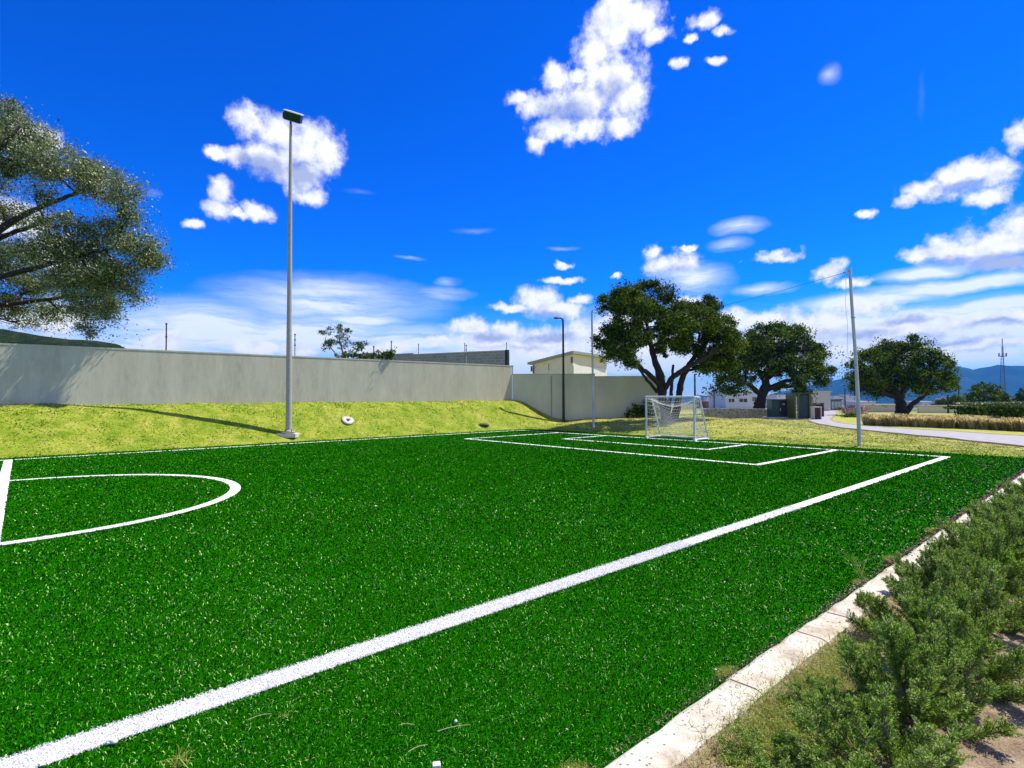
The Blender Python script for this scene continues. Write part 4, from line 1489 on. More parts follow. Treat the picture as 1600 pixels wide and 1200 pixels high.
# dark teal electrical cabinet
xa, za = Z(1206.5, 38.5)
xb, _ = Z(1237, 38.5)
t = thing('electrical_cabinet', ((xa + xb) / 2, 38.5, za), 'large dark teal and navy steel cabinet standing under the round tree', 'cabinet')
w = xb - xa
hC = atY(1220, 625, 38.5).z - za
MB().box((0, .4, .06), (w + .5, 1.1, .14)).build('plinth', M_CONC, t, bevel=.01)
MB().box((0, .4, hC / 2 + .07), (w, .8, hC - .12)).build('body', M_TEAL, t, bevel=.015)
MB().box((w * .17, -.015, hC / 2 + .1), (w * .60, .03, hC - .32)).build('door', M_NAVY, t, bevel=.006)
MB().box((-w * .33, -.015, hC / 2 + .1), (w * .28, .03, hC - .32)).build('door', M_TEAL, t, bevel=.006)
MB().box((.0, .4, hC + .03), (w + .08, .9, .05)).build('lid', M_NAVY, t, bevel=.01)
MB().box((w * .08, -.036, hC * .78), (.15, .01, .07)).build('label_plate', M_ALU, t)
MB().box((-w * .10, -.045, hC * .5), (.03, .04, .18)).build('handle', M_ALU, t)
# two pale slabs between cabinet and booth
xs2, zs2 = Z(1239.3, 41)
t = thing('slab_stack', (xs2, 41, zs2), 'stack of pale concrete slabs between the teal cabinet and the booth', 'slabs')
for k, (zz, ww) in enumerate(((.12, .55), (.34, .5), (.62, .5), (.84, .45))):
    MB().box((0, 0, zz), (ww, .5, .14 if k else .24)).build('slab', M_CONC, t, bevel=.02)

# booth: olive posts, slate curtain
xa, za = Z(1241, 37.5)
xb, _ = Z(1268, 37.5)
w = xb - xa
hB = atY(1255, 615.5, 37.5).z - za
t = thing('guard_booth', ((xa + xb) / 2, 37.5, za), 'small booth with olive posts, slate blue front and dark flat roof', 'booth')
for sx_ in (-.5, -.32, .36):
    MB().box((w * sx_ + .05, -.02, hB / 2), (.09, .09, hB)).build('post', M_OLIVE, t, bevel=.006)
MB().box((w * .45, .04, hB * .47), (.14, .10, hB * .94)).build('post', M_BROWN, t, bevel=.006)
MB().box((0, .55, hB + .04), (w + .22, 1.3, .08)).build('roof', M_DARK, t, bevel=.01)
mb = MB()
n = 26
xs_ = np.linspace(-w * .28, w * .33, n)
yy_ = .06 + .02 * np.sin(np.arange(n) * 1.6)
mb.add([(a, c, .04) for a, c in zip(xs_, yy_)] + [(a, c, hB - .08) for a, c in zip(xs_, yy_)] + [(a, c + .03, .04) for a, c in zip(xs_, yy_)] + [(a, c + .03, hB - .08) for a, c in zip(xs_, yy_)],
       [[i, i + 1, n + i + 1, n + i] for i in range(n - 1)] + [[2 * n + i, 3 * n + i, 3 * n + i + 1, 2 * n + i + 1] for i in range(n - 1)])
mb.build('front_panel', M_BLUEG, t)
MB().box((-w * .5 + .02, .6, hB / 2), (.04, 1.1, hB - .04)).build('side_wall', M_OLIVE, t)
MB().box((w * .5 - .02, .6, hB / 2), (.04, 1.1, hB - .04)).build('side_wall', M_BROWN, t)
MB().box((0, .55, .02), (w + .3, 1.3, .08)).build('floor_slab', M_CONC, t)


def bin_(px0, px1, ytop, Y, label, frame, slats):
    xa, za = Z(px0, Y)
    xb, _ = Z(px1, Y)
    h = atY((px0 + px1) / 2, ytop, Y).z - za
    w = xb - xa
    t = thing('meter_pillar', ((xa + xb) / 2, Y, za), label, 'cabinet', 'brown cabinets beside the booth')
    for s in (-1, 1):
        MB().box((s * (w / 2 - .03), 0, h / 2), (.06, w * .7, h)).build('side_post', frame, t, bevel=.004)
    MB().box((0, 0, h + .02), (w + .05, w * .8, .05)).build('lid', frame, t, bevel=.006)
    for k in range(4):
        MB().box((-w / 2 + .09 + (w - .18) * (k + .5) / 4, -w * .28, h * .49), ((w - .2) / 4.6, .03, h * .93)).build('slat', slats, t)
    MB().box((0, 0, h * .48), (w - .14, w * .5, h * .9)).build('inner_box', M_DARK, t)
    return t


bin_(1269, 1281.5, 636.5, 36.5, 'brown slatted cabinet with pale side posts, nearest the road', M_CONC, M_BROWN)
bin_(1272, 1285, 630.5, 42, 'darker cabinet standing behind the brown slatted one', M_DARK, M_BROWN)
tag(MB().tube([(0, 0, 0), (0, 0, atY(1275, 606, 43).z - z1(27, 43))], .035, 8).build('thin_pole', M_POLE), 'thin grey pole rising behind the two brown cabinets', 'pole').location = (atY(1275, 640, 43).x, 43, z1(27, 43))


# ------------------------------------------------------------------ buildings beyond
def house_box(name, px0, px1, pyt, pyb, Y, depth, wall, label, wins=(), cat='building', roof=None, parapet=.0, rz=0):
    a, c = atY(px0, pyb, Y), atY(px1, pyb, Y)
    top = atY(px0, pyt, Y).z
    zb = a.z - .5
    w = c.x - a.x
    t = thing(name, ((a.x + c.x) / 2, Y, zb), label, cat, rz=rz)
    h = top - zb
    MB().box((0, depth / 2, h / 2), (w, depth, h)).build('wall', wall, t)
    MB().box((0, depth / 2, h + .08), (w + .3, depth + .3, .16)).build('roof', roof or wall, t)
    for (f0, f1, g0, g1) in wins:
        cx = -w / 2 + w * (f0 + f1) / 2
        ww = w * (f1 - f0)
        cz = .5 + (h - .5) * (g0 + g1) / 2
        hh_ = (h - .5) * (g1 - g0)
        fr = MB()
        for s in (-1, 1):
            fr.box((cx + s * ww / 2, -.04, cz), (.12, .12, hh_ + .12))
            fr.box((cx, -.04, cz + s * hh_ / 2), (ww - .13, .12, .12))
        fr.box((cx, -.03, cz), (.07, .07, hh_ - .13))
        f = fr.build('window', M_CREAMW, t)
        MB().box((cx, -.005, cz), (ww - .12, .03, hh_ - .12)).build('pane', M_GLASSB, f)
    return t


house_box('villa', 1134, 1184, 613, 638, 105, 9, M_CREAMW, 'white two storey house with three dark windows behind the stone wall',
          [(.08, .28, .36, .62), (.42, .68, .36, .62), (.82, .95, .42, .72)])
house_box('villa', 1214, 1250, 618, 638, 118, 9, M_CREAMW, 'pale house half hidden behind the teal cabinet', [(.1, .3, .4, .65), (.6, .85, .4, .65)])
house_box('tiled_house', 1103, 1122, 628, 640, 120, 6, M_TERRA, 'low terracotta coloured house left of the white villa', [(.3, .6, .3, .7)], roof=M_TERRA)
house_box('concrete_hut', 1270, 1298, 613, 640, 74, 5, M_CONC, 'plain pale concrete building behind the brown cabinets', [], roof=M_CONC)
house_box('lattice_shed', 1298.5, 1315, 625, 641, 90, 4, M_STONE, 'low grey latticed shed right of the plain concrete building', [(.1, .25, .2, .8), (.4, .55, .2, .8), (.7, .85, .2, .8)])
house_box('villa', 1345, 1368, 628, 640, 130, 6, M_CREAMW, 'low white house seen through the third tree on its left', [(.2, .4, .3, .6), (.6, .8, .3, .6)])
house_box('villa', 1440, 1462, 628, 637, 150, 8, M_CREAMW, 'white house with flat roof right of the third tree trunk', [(.2, .4, .3, .6), (.6, .8, .3, .6)])
house_box('perimeter_wall', 1436, 1510, 635.5, 647, 62, .3, M_BEIGE, 'long pale beige wall behind the right part of the grass hedge', [], cat='wall', roof=M_CONC)
house_box('perimeter_wall', 1345, 1405, 634, 645, 66, .3, M_CONC, 'pale low wall behind the third tree on the left', [], cat='wall', roof=M_CONC)
# a scatter of far white town houses at the foot of the mountains
rt = np.random.default_rng(31)
spots = [(1106, 620), (1113, 622), (1303, 618), (1311, 620), (1319, 617), (1327, 621), (1336, 619), (1470, 622), (1478, 620), (1488, 623), (1514, 620), (1585, 622)]
lab = ['just right of the goal', 'left of the villa', 'directly right of the concrete building', 'above the latticed shed', 'in the middle of the valley', 'left of the leaning pole',
       'behind the leaning pole', 'right of the third tree', 'between two utility poles', 'left of the pale sapling', 'behind the green shrubs', 'at the far right under the mountain']
for (px, py), l_ in zip(spots, lab):
    Yf = 420
    a = atY(px, py, Yf)
    w, h = rt.uniform(2.6, 4.2), 3.6
    zb = z1(a.x, Yf)
    t = thing('town_house', (a.x, Yf, zb), 'tiny far white town house ' + l_, 'house', 'far white town houses')
    MB().box((0, 0, (a.z - zb) / 2), (w, 6, a.z - zb)).build('wall', M_CREAMW, t)
    MB().box((0, 0, a.z - zb + .15), (w + .4, 6.4, .3)).build('roof', M_TERRA if rt.random() < .3 else M_CONC, t)


# ------------------------------------------------------------------ utility poles and mast
def upole(px, pyt, pyb, Y, label, r_=.07, cross=True, mat=None):
    p = atY(px, pyt, Y)
    zb = z1(p.x, Y)
    t = thing('utility_pole', (p.x, Y, zb), label, 'pole', 'dark poles in the distance')
    h = p.z - zb
    MB().tube([(0, 0, 0), (0, 0, h)], [r_, r_ * .7], 8).build('pole', mat or M_BLACKP, t)
    if cross:
        MB().box((0, 0, h - .3), (1.0 * Y / 60, .08, .08)).build('crossarm', mat or M_BLACKP, t)
    return t


upole(1085.5, 584, 650, 44, 'dark pole rising behind the right goal post', .09, False)
upole(1115.5, 604, 640, 62, 'thin dark pole between the goal and the white villa', .08, False)
upole(1320, 607, 640, 84, 'thin pole in front of the mountain, left of the leaning pole', .1, False)
upole(1481, 617, 648, 60, 'dark pole right of the third tree', .1, False)
upole(1497.5, 594, 645, 75, 'taller dark pole left of the pale sapling', .1, False)
upole(1464, 624, 640, 90, 'short pole beneath the right side of the third tree', .09, True)

Ym = 430
p = atY(1566, 529, Ym)
zb = z1(p.x, Ym)
t = thing('telecom_mast', (p.x, Ym, zb), 'tall blue grey lattice telecom mast with antennas before the mountain', 'mast')
h = p.z - zb


def zpx(py):
    return atY(1566, py, Ym).z - zb


mb = MB()
zp = zpx(556)
legs = lambda z_: 1.9 * (1 - z_ / zp) + .9
for a in range(3):
    an_ = a * 2.094 + .4
    mb.tube([(legs(0) * math.cos(an_), legs(0) * math.sin(an_), 0), (legs(zp) * math.cos(an_), legs(zp) * math.sin(an_), zp)], .16, 5)
for k in range(14):
    z0_, z1_ = zp * k / 14, zp * (k + 1) / 14
    for a in range(3):
        A_, B_ = a * 2.094 + .4, (a + 1) * 2.094 + .4
        mb.tube([(legs(z0_) * math.cos(A_), legs(z0_) * math.sin(A_), z0_), (legs(z1_) * math.cos(B_), legs(z1_) * math.sin(B_), z1_)], .1, 4)
        mb.tube([(legs(z1_) * math.cos(A_), legs(z1_) * math.sin(A_), z1_), (legs(z1_) * math.cos(B_), legs(z1_) * math.sin(B_), z1_)], .1, 4)
mb.build('lattice_tower', M_TOWER, t)
MB().tube([(0, 0, zp), (0, 0, zpx(541))], .6, 8).build('upper_mast', M_TOWERW, t)
MB().tube([(0, 0, zpx(541)), (0, 0, h)], .35, 8).build('spire', M_TOWERW, t)
MB().lathe([(.5, zp - .6), (2.6, zp - .5), (2.6, zp - .1), (.5, zp)], k=12).build('platform', M_TOWER, t)
for a in range(6):
    MB().box((2.5 * math.cos(a * 1.047), 2.5 * math.sin(a * 1.047), zp + 1.0), (.35, .35, 2.4), a * 1.047).build('antenna', M_TOWER, t)
M_T2 = atY(1575, 560, Ym)

# ------------------------------------------------------------------ planting on the far right
def shrubtree(name, px, pyb, Y, trunks, lobes, leaf, n, mats, label, seed, cl=.2, clusters=60, cat=None, **k):
    b_ = atY(px, pyb, Y)
    t = make_tree(name, (b_.x, Y, z1(b_.x, Y)), Y, trunks, jit_dy(lobes, seed, k.pop('sp', 1.0)), 1.0, leaf, n, mats, label, seed, cl_r=cl, clusters=clusters, twig=.02, limb_r=.06, **k)
    if cat:
        t['category'] = cat
    return t


shrubtree('young_tree', 1539, 645, 62, [[(1539, 650, 0, .12), (1539, 630, 0, .09), (1537, 612, 0, .06)]],
          [(1537, 602, 10, 6), (1525, 608, 10, 5), (1553, 606, 10, 6), (1560, 612, 10, 8), (1520, 618, 12, 5), (1538, 616, 16, 7), (1553, 622, 14, 5), (1528, 626, 12, 5)],
          .17, 5200, (M_BARK, M_LEAFD), 'small airy tree with layered branches left of the telecom mast', 41, .32, 90)
shrubtree('bushy_tree', 1510, 642, 78, [[(1510, 648, 0, .14), (1510, 632, 0, .1)]], [(1505, 628, 12, 8), (1518, 626, 10, 8), (1527, 633, 9, 5), (1497, 634, 8, 5)],
          .2, 4200, (M_BARK, M_LEAFS), 'bright green round bush behind the small airy tree', 42, .45, 60, cat='bush')
shrubtree('bushy_tree', 1490, 642, 74, [[(1491, 648, 0, .12), (1491, 635, 0, .1)]], [(1488, 630, 8, 8), (1494, 627, 7, 9)],
          .2, 3000, (M_BARK, M_LEAFD), 'dark upright bush right of the third tree', 43, .4, 50, cat='bush')
shrubtree('bushy_tree', 1567, 640, 76, [[(1568, 646, 0, .12), (1568, 632, 0, .1)]], [(1564, 620, 8, 7), (1572, 625, 9, 8), (1566, 631, 10, 5)],
          .2, 3600, (M_BARK, M_LEAFD), 'dark round bush under the telecom mast', 44, .4, 60, cat='bush')
shrubtree('bushy_tree', 1596, 640, 80, [[(1596, 646, 0, .12), (1596, 632, 0, .1)]], [(1590, 622, 6, 6), (1597, 616, 6, 9), (1606, 620, 8, 9), (1612, 626, 12, 7)],
          .2, 4200, (M_BARK, M_LEAFD), 'dark pointed bush at the right edge under the mountain', 45, .4, 60, cat='bush')
shrubtree('bushy_tree', 1468, 638, 95, [[(1468, 642, 0, .12), (1468, 634, 0, .1)]], [(1462, 631, 8, 4), (1472, 629, 8, 5)],
          .2, 2200, (M_BARK, M_LEAFD), 'low dark bush behind the pole right of the third tree', 46, .4, 40, cat='bush')
shrubtree('blossom_bush', 1336, 655, 46, [[(1336, 655, 0, .06), (1336, 644, 0, .05)]], [(1326, 641, 8, 5), (1336, 638, 9, 6), (1346, 641, 9, 5), (1338, 646, 14, 5)],
          .13, 3200, (M_BARK, M_PINK), 'pale pinkish blossoming bush behind the leaning white pole', 47, .25, 60, cat='bush', sp=.4)
shrubtree('low_bush', 1332, 660, 42, [[(1332, 662, 0, .05), (1332, 654, 0, .04)]], [(1322, 654, 9, 4), (1334, 653, 10, 5), (1347, 655, 9, 5)],
          .12, 3000, (M_BARK, M_LEAFD), 'low dark bush below the pale blossoming bush', 48, .22, 60, cat='bush', sp=.3)
shrubtree('low_bush', 1318, 650, 88, [[(1322, 648, 0, .05), (1322, 642, 0, .04)]], [(1312, 641, 9, 3), (1326, 640, 9, 3)],
          .2, 1500, (M_BARK, M_LEAFD), 'strip of dark bushes at the end of the road', 49, .3, 40, cat='bush', sp=.3)


# dark clipped hedge on the right, behind the straw grass
def hedge(name, px0, px1, pyt, pyb, Y, dpt, mat, label, n, leaf, seed):
    r = np.random.default_rng(seed)
    a, c = atY(px0, pyb, Y), atY(px1, pyb, Y)
    top = atY((px0 + px1) / 2, pyt, Y).z
    zb = z1(a.x, Y)
    xs_ = r.uniform(a.x, c.x, n)
    face = r.random(n)
    ys_ = np.where(face < .55, Y + r.uniform(0, .15, n), Y + r.uniform(0, dpt, n))
    zt = top + (vnoise(xs_, ys_, 1.1, seed) - .5) * .16
    zs_ = np.where(face < .55, zb + (zt - zb) * r.random(n), zt - np.abs(r.normal(0, .06, n)))
    b_ = np.stack([xs_, ys_, zs_], -1) - np.array([(a.x + c.x) / 2, Y, zb])
    t = thing(name, ((a.x + c.x) / 2, Y, zb), label, 'hedge')
    V, Q = leaf_quads(b_, leaf, r)
    MB().add(V, Q).build('foliage', mat, t)
    mb = MB()
    for k in range(int((c.x - a.x) / .8)):
        xx = a.x + .4 + k * .8 - (a.x + c.x) / 2
        mb.tube([(xx, dpt / 2, 0), (xx + r.normal(0, .05), dpt / 2, (top - zb) * .8)], .03, 5)
    for k in range(int((c.x - a.x) / .35)):
        xx = a.x + .2 + k * .35 - (a.x + c.x) / 2
        mb.tube([(xx, dpt * .5, .1), (xx + r.normal(0, .15), dpt * .2, (top - zb) * r.uniform(.5, .9))], .014, 4)
    mb.build('stems', M_BARK, t)
    return t


hedge('hedge', 1497, 1640, 636.5, 646, 34, 1.2, M_LEAFD, 'long dark clipped hedge at the right behind the straw grass', 16000, .1, 51)
hedge('hedge', 1515, 1660, 629, 637, 52, 2.0, M_LEAFO, 'greyish green clipped hedge further back at the right edge', 14000, .12, 52)

# straw coloured ornamental grass hedge: clumps one can tell apart
gl = np.array([gpt(1358, 664.5), gpt(1420, 666.5), gpt(1500, 669.5), gpt(1600, 674), gpt(1700, 679), gpt(1850, 687)])
seg = np.concatenate([[0], np.cumsum(np.linalg.norm(np.diff(gl, axis=0), axis=1))])


def clump_mesh(seed):
    r = np.random.default_rng(seed)
    n = 420
    a = r.uniform(0, 2 * np.pi, n)
    rad = .22 * np.sqrt(r.random(n))
    bx_, by_ = rad * np.cos(a), rad * np.sin(a)
    hgt = r.uniform(.45, .78, n)
    out = r.uniform(.05, .5, n) * hgt
    d_ = np.stack([np.cos(a + r.normal(0, .5, n)), np.sin(a + r.normal(0, .5, n))], -1)
    w = r.uniform(.005, .011, n)
    V, Q, T = [], [], []
    sd = np.stack([-d_[:, 1], d_[:, 0], 0 * a], -1) * w[:, None]
    p0 = np.stack([bx_, by_, 0 * a], -1)
    p1 = p0 + np.stack([d_[:, 0] * out * .35, d_[:, 1] * out * .35, hgt * .6], -1)
    p2 = p0 + np.stack([d_[:, 0] * out, d_[:, 1] * out, hgt], -1)
    V = np.stack([p0 - sd, p0 + sd, p1 + sd, p1 - sd, p2 + sd * 1.5, p2 - sd * 1.5], 1).reshape(-1, 3)
    i = np.arange(n)[:, None] * 6
    up = MB().add(V, np.concatenate([i + [[0, 1, 2, 3]], i + [[3, 2, 4, 5]]]))
    lo_ = MB()
    n = 160
    a = r.uniform(0, 2 * np.pi, n)
    bxy = np.stack([.25 * np.sqrt(r.random(n)) * np.cos(a), .25 * np.sqrt(r.random(n)) * np.sin(a), 0 * a], -1)
    add_blades(lo_, bxy[:, 0], bxy[:, 1], bxy[:, 2], r.uniform(.18, .38, n), np.full(n, .014), .4, seed + 5)
    return up, lo_


protos = []
for s in range(4):
    up, lo_ = clump_mesh(60 + s)
    a_, c_ = up.build('seed_heads', M_STRAW), lo_.build('base_leaves', M_STRAWG)
    protos.append((a_.data, c_.data))
    bpy.data.objects.remove(a_)
    bpy.data.objects.remove(c_)
rg = np.random.default_rng(9)
row_names = ['front', 'middle', 'rear']
total = seg[-1]
for row in range(3):
    s = 0.0
    k = 0
    while s < total:
        x_ = np.interp(s, seg, gl[:, 0])
        y_ = np.interp(s, seg, gl[:, 1])
        x_ += row * .33 * .75 + rg.normal(0, .04)
        y_ += row * .33 * .75 + rg.normal(0, .04)
        t = thing('ornamental_grass', (x_, y_, z1(x_, y_) - .02), 'straw coloured tuft of the tall ornamental grass border behind the road', 'ornamental grass', 'ornamental grass tufts behind the road', rz=rg.uniform(0, 6.28))
        sc_ = rg.uniform(.85, 1.12)
        t.scale = (sc_, sc_, sc_ * rg.uniform(.68, .82))
        pa, pc = protos[rg.integers(0, 4)]
        for nm, me in (('seed_heads', pa), ('base_leaves', pc)):
            o = bpy.data.objects.new(nm, me)
            COL.objects.link(o)
            o.parent = t
        s += rg.uniform(.36, .46)
        k += 1


# ------------------------------------------------------------------ juniper hedge in the foreground
def juniper_mesh(seed, rad, hgt, nmain, ntuft, nscale):
    """main branches carrying side shoots, each shoot ending in a tuft of scale leaves; gaps stay between branches"""
    r = np.random.default_rng(seed)
    st = MB()
    Cs, As, Ss = [], [], []

    def bez(A, M_, B, t):
        t = np.asarray(t)[:, None]
        return (1 - t) ** 2 * A + 2 * t * (1 - t) * M_ + t ** 2 * B
    for k in range(nmain):
        a = 2.399 * k + r.normal(0, .3)
        el_ = math.asin(min(.98, max(.12, (k + .5) / nmain + r.normal(0, .08))))
        L = (rad * math.cos(el_) ** 2 + hgt * math.sin(el_) ** 2) * r.uniform(.78, 1.12)
        d_ = np.array([math.cos(a) * math.cos(el_), math.sin(a) * math.cos(el_), math.sin(el_)])
        A = np.array([r.normal(0, .02), r.normal(0, .02), .01])
        B = A + d_ * L + np.array([0, 0, .07 * math.cos(el_)])
        M_ = A + d_ * L * .5 + np.array([0, 0, -.03])
        st.tube(bez(A, M_, B, np.linspace(0, 1, 7)), np.linspace(.008, .002, 7), 5, cap=False)
        ax0 = (B - M_) / np.linalg.norm(B - M_)
        for j in range(ntuft):
            s0 = 1 - r.random() ** 1.2 * .62
            P0 = bez(A, M_, B, [s0])[0]
            o = r.normal(0, 1, 3)
            o -= ax0 * (o @ ax0)
            o /= np.linalg.norm(o)
            ln_ = r.uniform(.055, .115) * (1.2 - .45 * s0)
            dr = ax0 * r.uniform(.5, 1.1) + o * .75 + np.array([0, 0, .45])
            dr /= np.linalg.norm(dr)
            P1 = P0 + dr * ln_
            st.tube([P0, (P0 + P1) / 2, P1], [.0022, .0016, .001], 4, cap=False)
            q0 = r.random(nscale)
            base = P0 + (P1 - P0) * (.25 + .8 * q0[:, None])
            o1 = r.normal(0, 1, (nscale, 3))
            o1 -= dr * (o1 @ dr)[:, None]
            o1 /= np.linalg.norm(o1, axis=1)[:, None]
            w = r.uniform(.012, .020) * np.sin(np.clip(q0 * 2.3 + .7, 0, 3.05))
            rr = w * r.random(nscale) ** .5
            Cs.append(base + o1 * rr[:, None])
            As.append(dr * .9 + o1 * r.uniform(.3, 1.0, (nscale, 1)) + r.normal(0, .15, (nscale, 3)))
            Ss.append(r.uniform(.008, .015, nscale))
    C, A_, S = np.concatenate(Cs), np.concatenate(As), np.concatenate(Ss)
    C[:, 2] = np.maximum(C[:, 2], .01)
    A_ /= np.linalg.norm(A_, axis=1)[:, None]
    b_ = r.normal(0, 1, C.shape)
    b_ -= A_ * np.sum(A_ * b_, 1)[:, None]
    b_ /= np.linalg.norm(b_, axis=1)[:, None]
    S = S[:, None]
    V = np.stack([C - A_ * S * .5, C + b_ * S * .19, C + A_ * S * .75, C - b_ * S * .19], 1).reshape(-1, 3)
    Q = np.arange(len(C))[:, None] * 4 + np.arange(4)[None]
    return MB().add(V, Q), st


jp = []
for s in range(4):
    fo, st = juniper_mesh(80 + s, .37, .42, 28 + s, 34, 64)
    a_, c_ = fo.build('foliage', M_JUN), st.build('stems', M_STEM)
    jp.append((a_.data, c_.data))
    bpy.data.objects.remove(a_)
    bpy.data.objects.remove(c_)
JUN = [  # u, v, scale, height factor
    (15.55, 10.44, .62, .55, 'low flat juniper at the bottom edge, the leftmost of the row'),
    (15.35, 10.78, .90, .85, 'juniper at the bottom edge, right of the lowest flat one'),
    (14.95, 10.46, .62, .6, 'low juniper between the kerb and the feathery one near the bottom'),
    (14.70, 10.72, 1.0, 1.0, 'feathery juniper with a dark hollow near the bottom edge'),
    (14.15, 10.80, .95, 1.0, 'dense juniper right behind the feathery one, beside bare soil'),
    (13.70, 10.56, .95, 1.0, 'pale green juniper beyond the feathery one'),
    (13.10, 10.74, .95, 1.05, 'juniper in the lower half of the row next to the pale one'),
    (12.60, 10.44, .85, 1.15, 'juniper whose dark twigs lean over the kerb'),
    (12.10, 10.68, 1.0, 1.1, 'bright green juniper just beyond the leaning twigs'),
    (11.50, 10.56, 1.0, 1.15, 'tall rounded juniper in the middle of the row'),
    (10.90, 10.68, 1.0, 1.15, 'deep green juniper beyond the tall rounded one'),
    (10.30, 10.50, .95, 1.1, 'juniper where the kerb first disappears behind the row'),
    (9.65, 10.48, .95, 1.1, 'juniper just before the first separate glimpse of kerb'),
    (9.10, 10.66, 1.0, 1.05, 'juniper right of the first separate glimpse of kerb'),
    (8.20, 10.46, .92, 1.1, 'juniper between the first and second glimpses of kerb'),
    (7.55, 10.62, .95, 1.0, 'juniper beside the second glimpse of kerb'),
    (6.40, 10.48, .9, 1.0, 'far juniper at the right edge between the last two glimpses of kerb'),
    (5.60, 10.60, .9, .95, 'farthest juniper of the row, touching the right edge'),
]
rj = np.random.default_rng(77)
for i, (u, v, s, hf, lb) in enumerate(JUN):
    x_, y_ = xy(u, v)
    t = thing('juniper', (x_, y_, .0), lb, 'shrub', 'junipers planted along the kerb', rz=rj.uniform(0, 6.28))
    t.scale = (s, s, s * hf)
    for nm, me in (('foliage', jp[i % 4][0]), ('stems', jp[i % 4][1])):
        o = bpy.data.objects.new(nm, me)
        COL.objects.link(o)
        o.parent = t

# ------------------------------------------------------------------ dry grass and weeds between kerb and junipers
n = 30000
r = np.random.default_rng(55)
uu = r.uniform(2, 17.5, n)
vv = 10.16 + np.abs(r.normal(0, .16, n))
keep = vnoise(uu, vv, .25, 9) > .42
uu, vv = uu[keep], vv[keep]
x_, y_ = xy(uu, vv)
b = MB()
add_blades(b, x_, y_, 0 * x_ + .018, r.uniform(.015, .055, len(x_)), r.uniform(.002, .0045, len(x_)), 1.0, 56)
tag(b.build('dry_weeds', M_STRAW), 'dry straw coloured weeds in the soil strip beside the kerb', 'weeds', kind='stuff')
n = 20000
cl = [(15.9, 10.45, .30), (15.4, 10.36, .26), (15.0, 10.32, .24), (14.6, 10.30, .2), (14.3, 10.30, .16), (14.1, 10.3, .12), (13.6, 10.28, .1), (15.2, 10.28, .3), (11.6, 9.86, .07), (12.6, 9.88, .05), (14.9, 9.88, .05), (16.2, 9.86, .06), (9.9, 9.86, .09)]
ii_ = r.integers(0, len(cl), n)
c_ = np.array(cl)[ii_]
uu, vv = c_[:, 0] + r.normal(0, 1, n) * c_[:, 2] * .7, c_[:, 1] + r.normal(0, 1, n) * c_[:, 2] * .45
x_, y_ = xy(uu, vv)
b = MB()
add_blades(b, x_, y_, np.where(c_[:, 1] < 10, 0, .018), r.uniform(.025, .07, n) * np.where(c_[:, 1] < 10, .5, 1), r.uniform(.002, .004, n), .7, 57)
tag(b.build('green_weeds', M_WEED), 'yellow green weeds sprouting beside the kerb near the bottom edge', 'weeds', kind='stuff')


def tuft(px, py, n, h, label, seed):
    x, y, z = hit(px, py)
    r = np.random.default_rng(seed)
    b = MB()
    add_blades(b, r.normal(0, .022, n), r.normal(0, .022, n), np.zeros(n), r.uniform(.6, 1.1, n) * h, np.full(n, .003), .75, seed)
    o = tag(b.build('weed_tuft', M_WEED), label, 'weed', 'weed tufts growing through the turf')
    o.location = (x, y, max(z, 0))


tuft(280, 1203, 60, .075, 'pale green grass tuft growing at the bottom edge below the touchline', 61)
tuft(448, 1125, 14, .05, 'small sparse weed right below the touchline', 62)
tuft(1345, 905, 16, .35, 'tall thin dry weed standing beside the kerb', 63)


# stones and a pale block on the turf
def stone(px, py, s, label, mat, seed, name='stone'):
    x, y, z = hit(px, py)
    r = np.random.default_rng(seed)
    mb = MB()
    k, m_ = 9, 6
    rows = []
    for i in range(m_):
        ph = math.pi * (i + .5) / m_
        for j in range(k):
            th_ = 2 * math.pi * j / k
            q_ = 1 + r.normal(0, .12)
            rows.append((q_ * s[0] * math.sin(ph) * math.cos(th_), q_ * s[1] * math.sin(ph) * math.sin(th_), s[2] * math.cos(ph)))
    mb.add(rows, [[i * k + j, (i + 1) * k + j, (i + 1) * k + (j + 1) % k, i * k + (j + 1) % k] for i in range(m_ - 1) for j in range(k)])
    mb.add(rows[:k], [[0, i, i + 1] for i in range(1, k - 1)])
    mb.add(rows[-k:], [[0, i + 1, i] for i in range(1, k - 1)])
    o = tag(mb.build(name, mat, smooth=True), label, 'stone')
    o.location = (x, y, max(z, 0) + s[2] * .6 + .012)
    return o


stone(178, 1167, (.019, .014, .010), 'small white pebble right below the touchline at the bottom left', M_WHITE, 1, 'pebble')
stone(712, 1133, (.009, .007, .008), 'tiny white pebble on the turf near the bottom centre', M_WHITE, 2, 'pebble')
stone(1118, 1055, (.008, .006, .006), 'tiny pale pebble on the turf beside the kerb', M_WHITE, 3, 'pebble')
x, y, z = hit(682, 1211)
o = tag(MB().box((0, 0, .016), (.034, .03, .03), .2).build('pale_block', M_WHITE, bevel=.003), 'small pale cube lying on the turf at the bottom edge', 'block')
o.location = (x, y, .012)

# dry twigs one can see
for k, (a, c, lb) in enumerate([((388, 1142), (424, 1127), 'short straight pale twig on the turf left of the bottom centre'), ((623, 1147), (648, 1146), 'short level twig on the turf near the bottom centre'),
                                ((684, 1161), (736, 1150), 'long curved twig on the turf at the bottom centre'), ((638, 1190), (668, 1179), 'curved twig on the turf at the bottom edge')]):
    A, B = np.array(hit(*a)), np.array(hit(*c))
    A[2] = B[2] = .028
    M_ = (A + B) / 2 + np.array([.0, .006, .012])
    tt = np.linspace(0, 1, 7)[:, None]
    P = (1 - tt) ** 2 * A + 2 * tt * (1 - tt) * M_ + tt ** 2 * B
    tag(MB().tube(P, np.linspace(.0018, .0009, 7), 5).build('twig', M_LITTER), lb, 'twig', 'dry twigs on the turf')

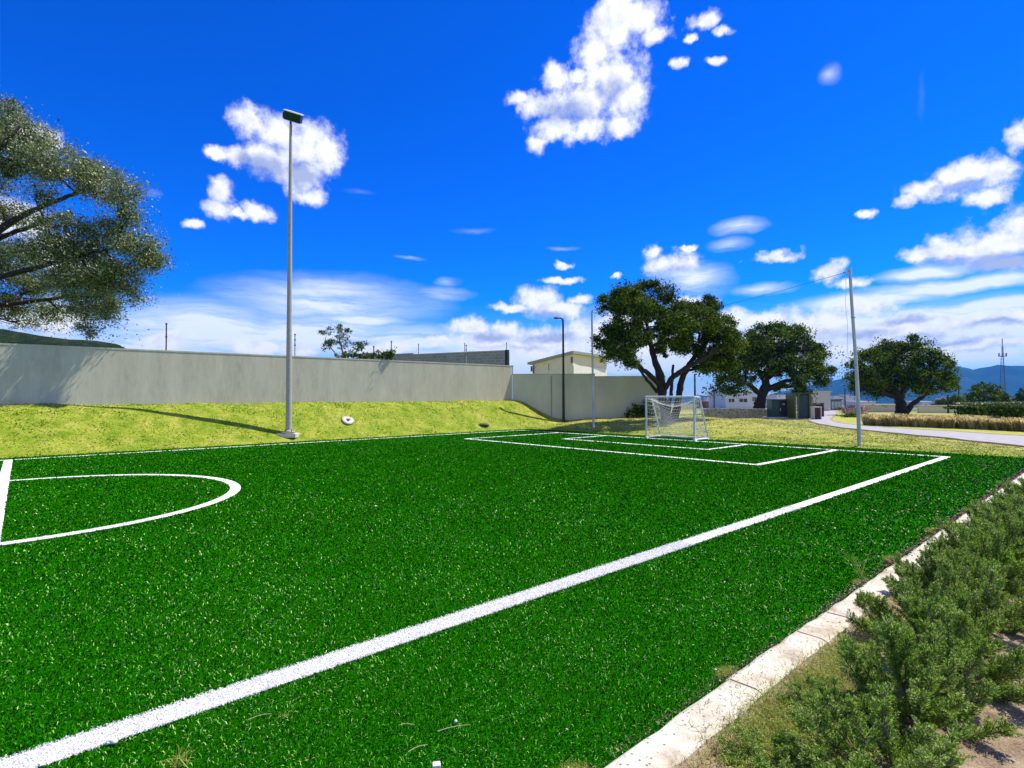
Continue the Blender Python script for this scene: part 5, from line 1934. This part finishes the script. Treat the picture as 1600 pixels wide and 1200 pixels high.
# dry leaf litter scattered over the turf, denser along the kerb
n = 9000
r = np.random.default_rng(66)
uu = r.uniform(0, 19, n)
vv = np.where(r.random(n) < .55, 9.93 - np.abs(r.normal(0, .9, n)), r.uniform(-8, 9.9, n))
edge = r.random(n) < .25
vv = np.where(edge, 9.93 + r.normal(-.02, .05, n), vv)
x_, y_ = xy(uu, vv)
d_ = np.hypot(x_, y_)
C = np.stack([x_, y_, np.where(vv > 9.92, .048, .026) + r.uniform(0, .01, n)], -1)
V, Q = leaf_quads(C, .009, r, flat=.7, jit=.3)
V = (V.reshape(-1, 4, 3) - C[:, None]) * (np.clip(d_ / 5, .8, 1.8)[:, None, None]) + C[:, None]
tag(MB().add(V.reshape(-1, 3), Q).build('leaf_litter', M_LITTER), 'tiny dry leaves scattered over the turf and along the kerb', 'dry leaves', kind='stuff')

n = 16000
uu = r.uniform(1, 17.5, n)
sd_ = r.random(n) < .6
vv = np.where(sd_, 9.915 + r.normal(-.005, .022, n), 10.17 + r.normal(.02, .04, n))
keep = vnoise(uu, vv * 0, .12, 12) + .6 * vnoise(uu, vv * 0, .5, 13) > .62
uu, vv = uu[keep], vv[keep]
x_, y_ = xy(uu, vv)
d_ = np.hypot(x_, y_)
C = np.stack([x_, y_, np.where(vv > 9.92, .040, .022) * (vv < 10.13) + r.uniform(0, .012, len(uu))], -1)
V, Q = leaf_quads(C, .008, r, flat=.6, jit=.4)
V = (V.reshape(-1, 4, 3) - C[:, None]) * (np.clip(d_ / 4, .8, 3)[:, None, None]) + C[:, None]
M_DEB = islandmat('dark_debris', [(0, (.05, .03, .02)), (.5, (.16, .10, .06)), (1, (.42, .32, .22))], .9, .1)
tag(MB().add(V.reshape(-1, 3), Q).build('debris', M_DEB), 'brown grit and dead leaves gathered along both edges of the kerb', 'debris', kind='stuff')

# ------------------------------------------------------------------ haze
HAZE = 0.00013
if HAZE:
    mt = bpy.data.materials.new('haze_air')
    mt.use_nodes = True
    nt = mt.node_tree
    nt.nodes.remove(nt.nodes['Principled BSDF'])
    pv = nt.nodes.new('ShaderNodeVolumePrincipled')
    pv.inputs['Color'].default_value = (.07, .36, .92, 1)
    pv.inputs['Density'].default_value = HAZE
    pv.inputs['Anisotropy'].default_value = 0.2
    lk(nt, pv.outputs[0], nt.nodes['Material Output'].inputs['Volume'])
    mb = MB().prism([(-6100, -300), (6100, -300), (6100, 7200), (-6100, 7200)], -130, 225)
    tag(mb.build('haze', mt), None, None, kind='stuff')
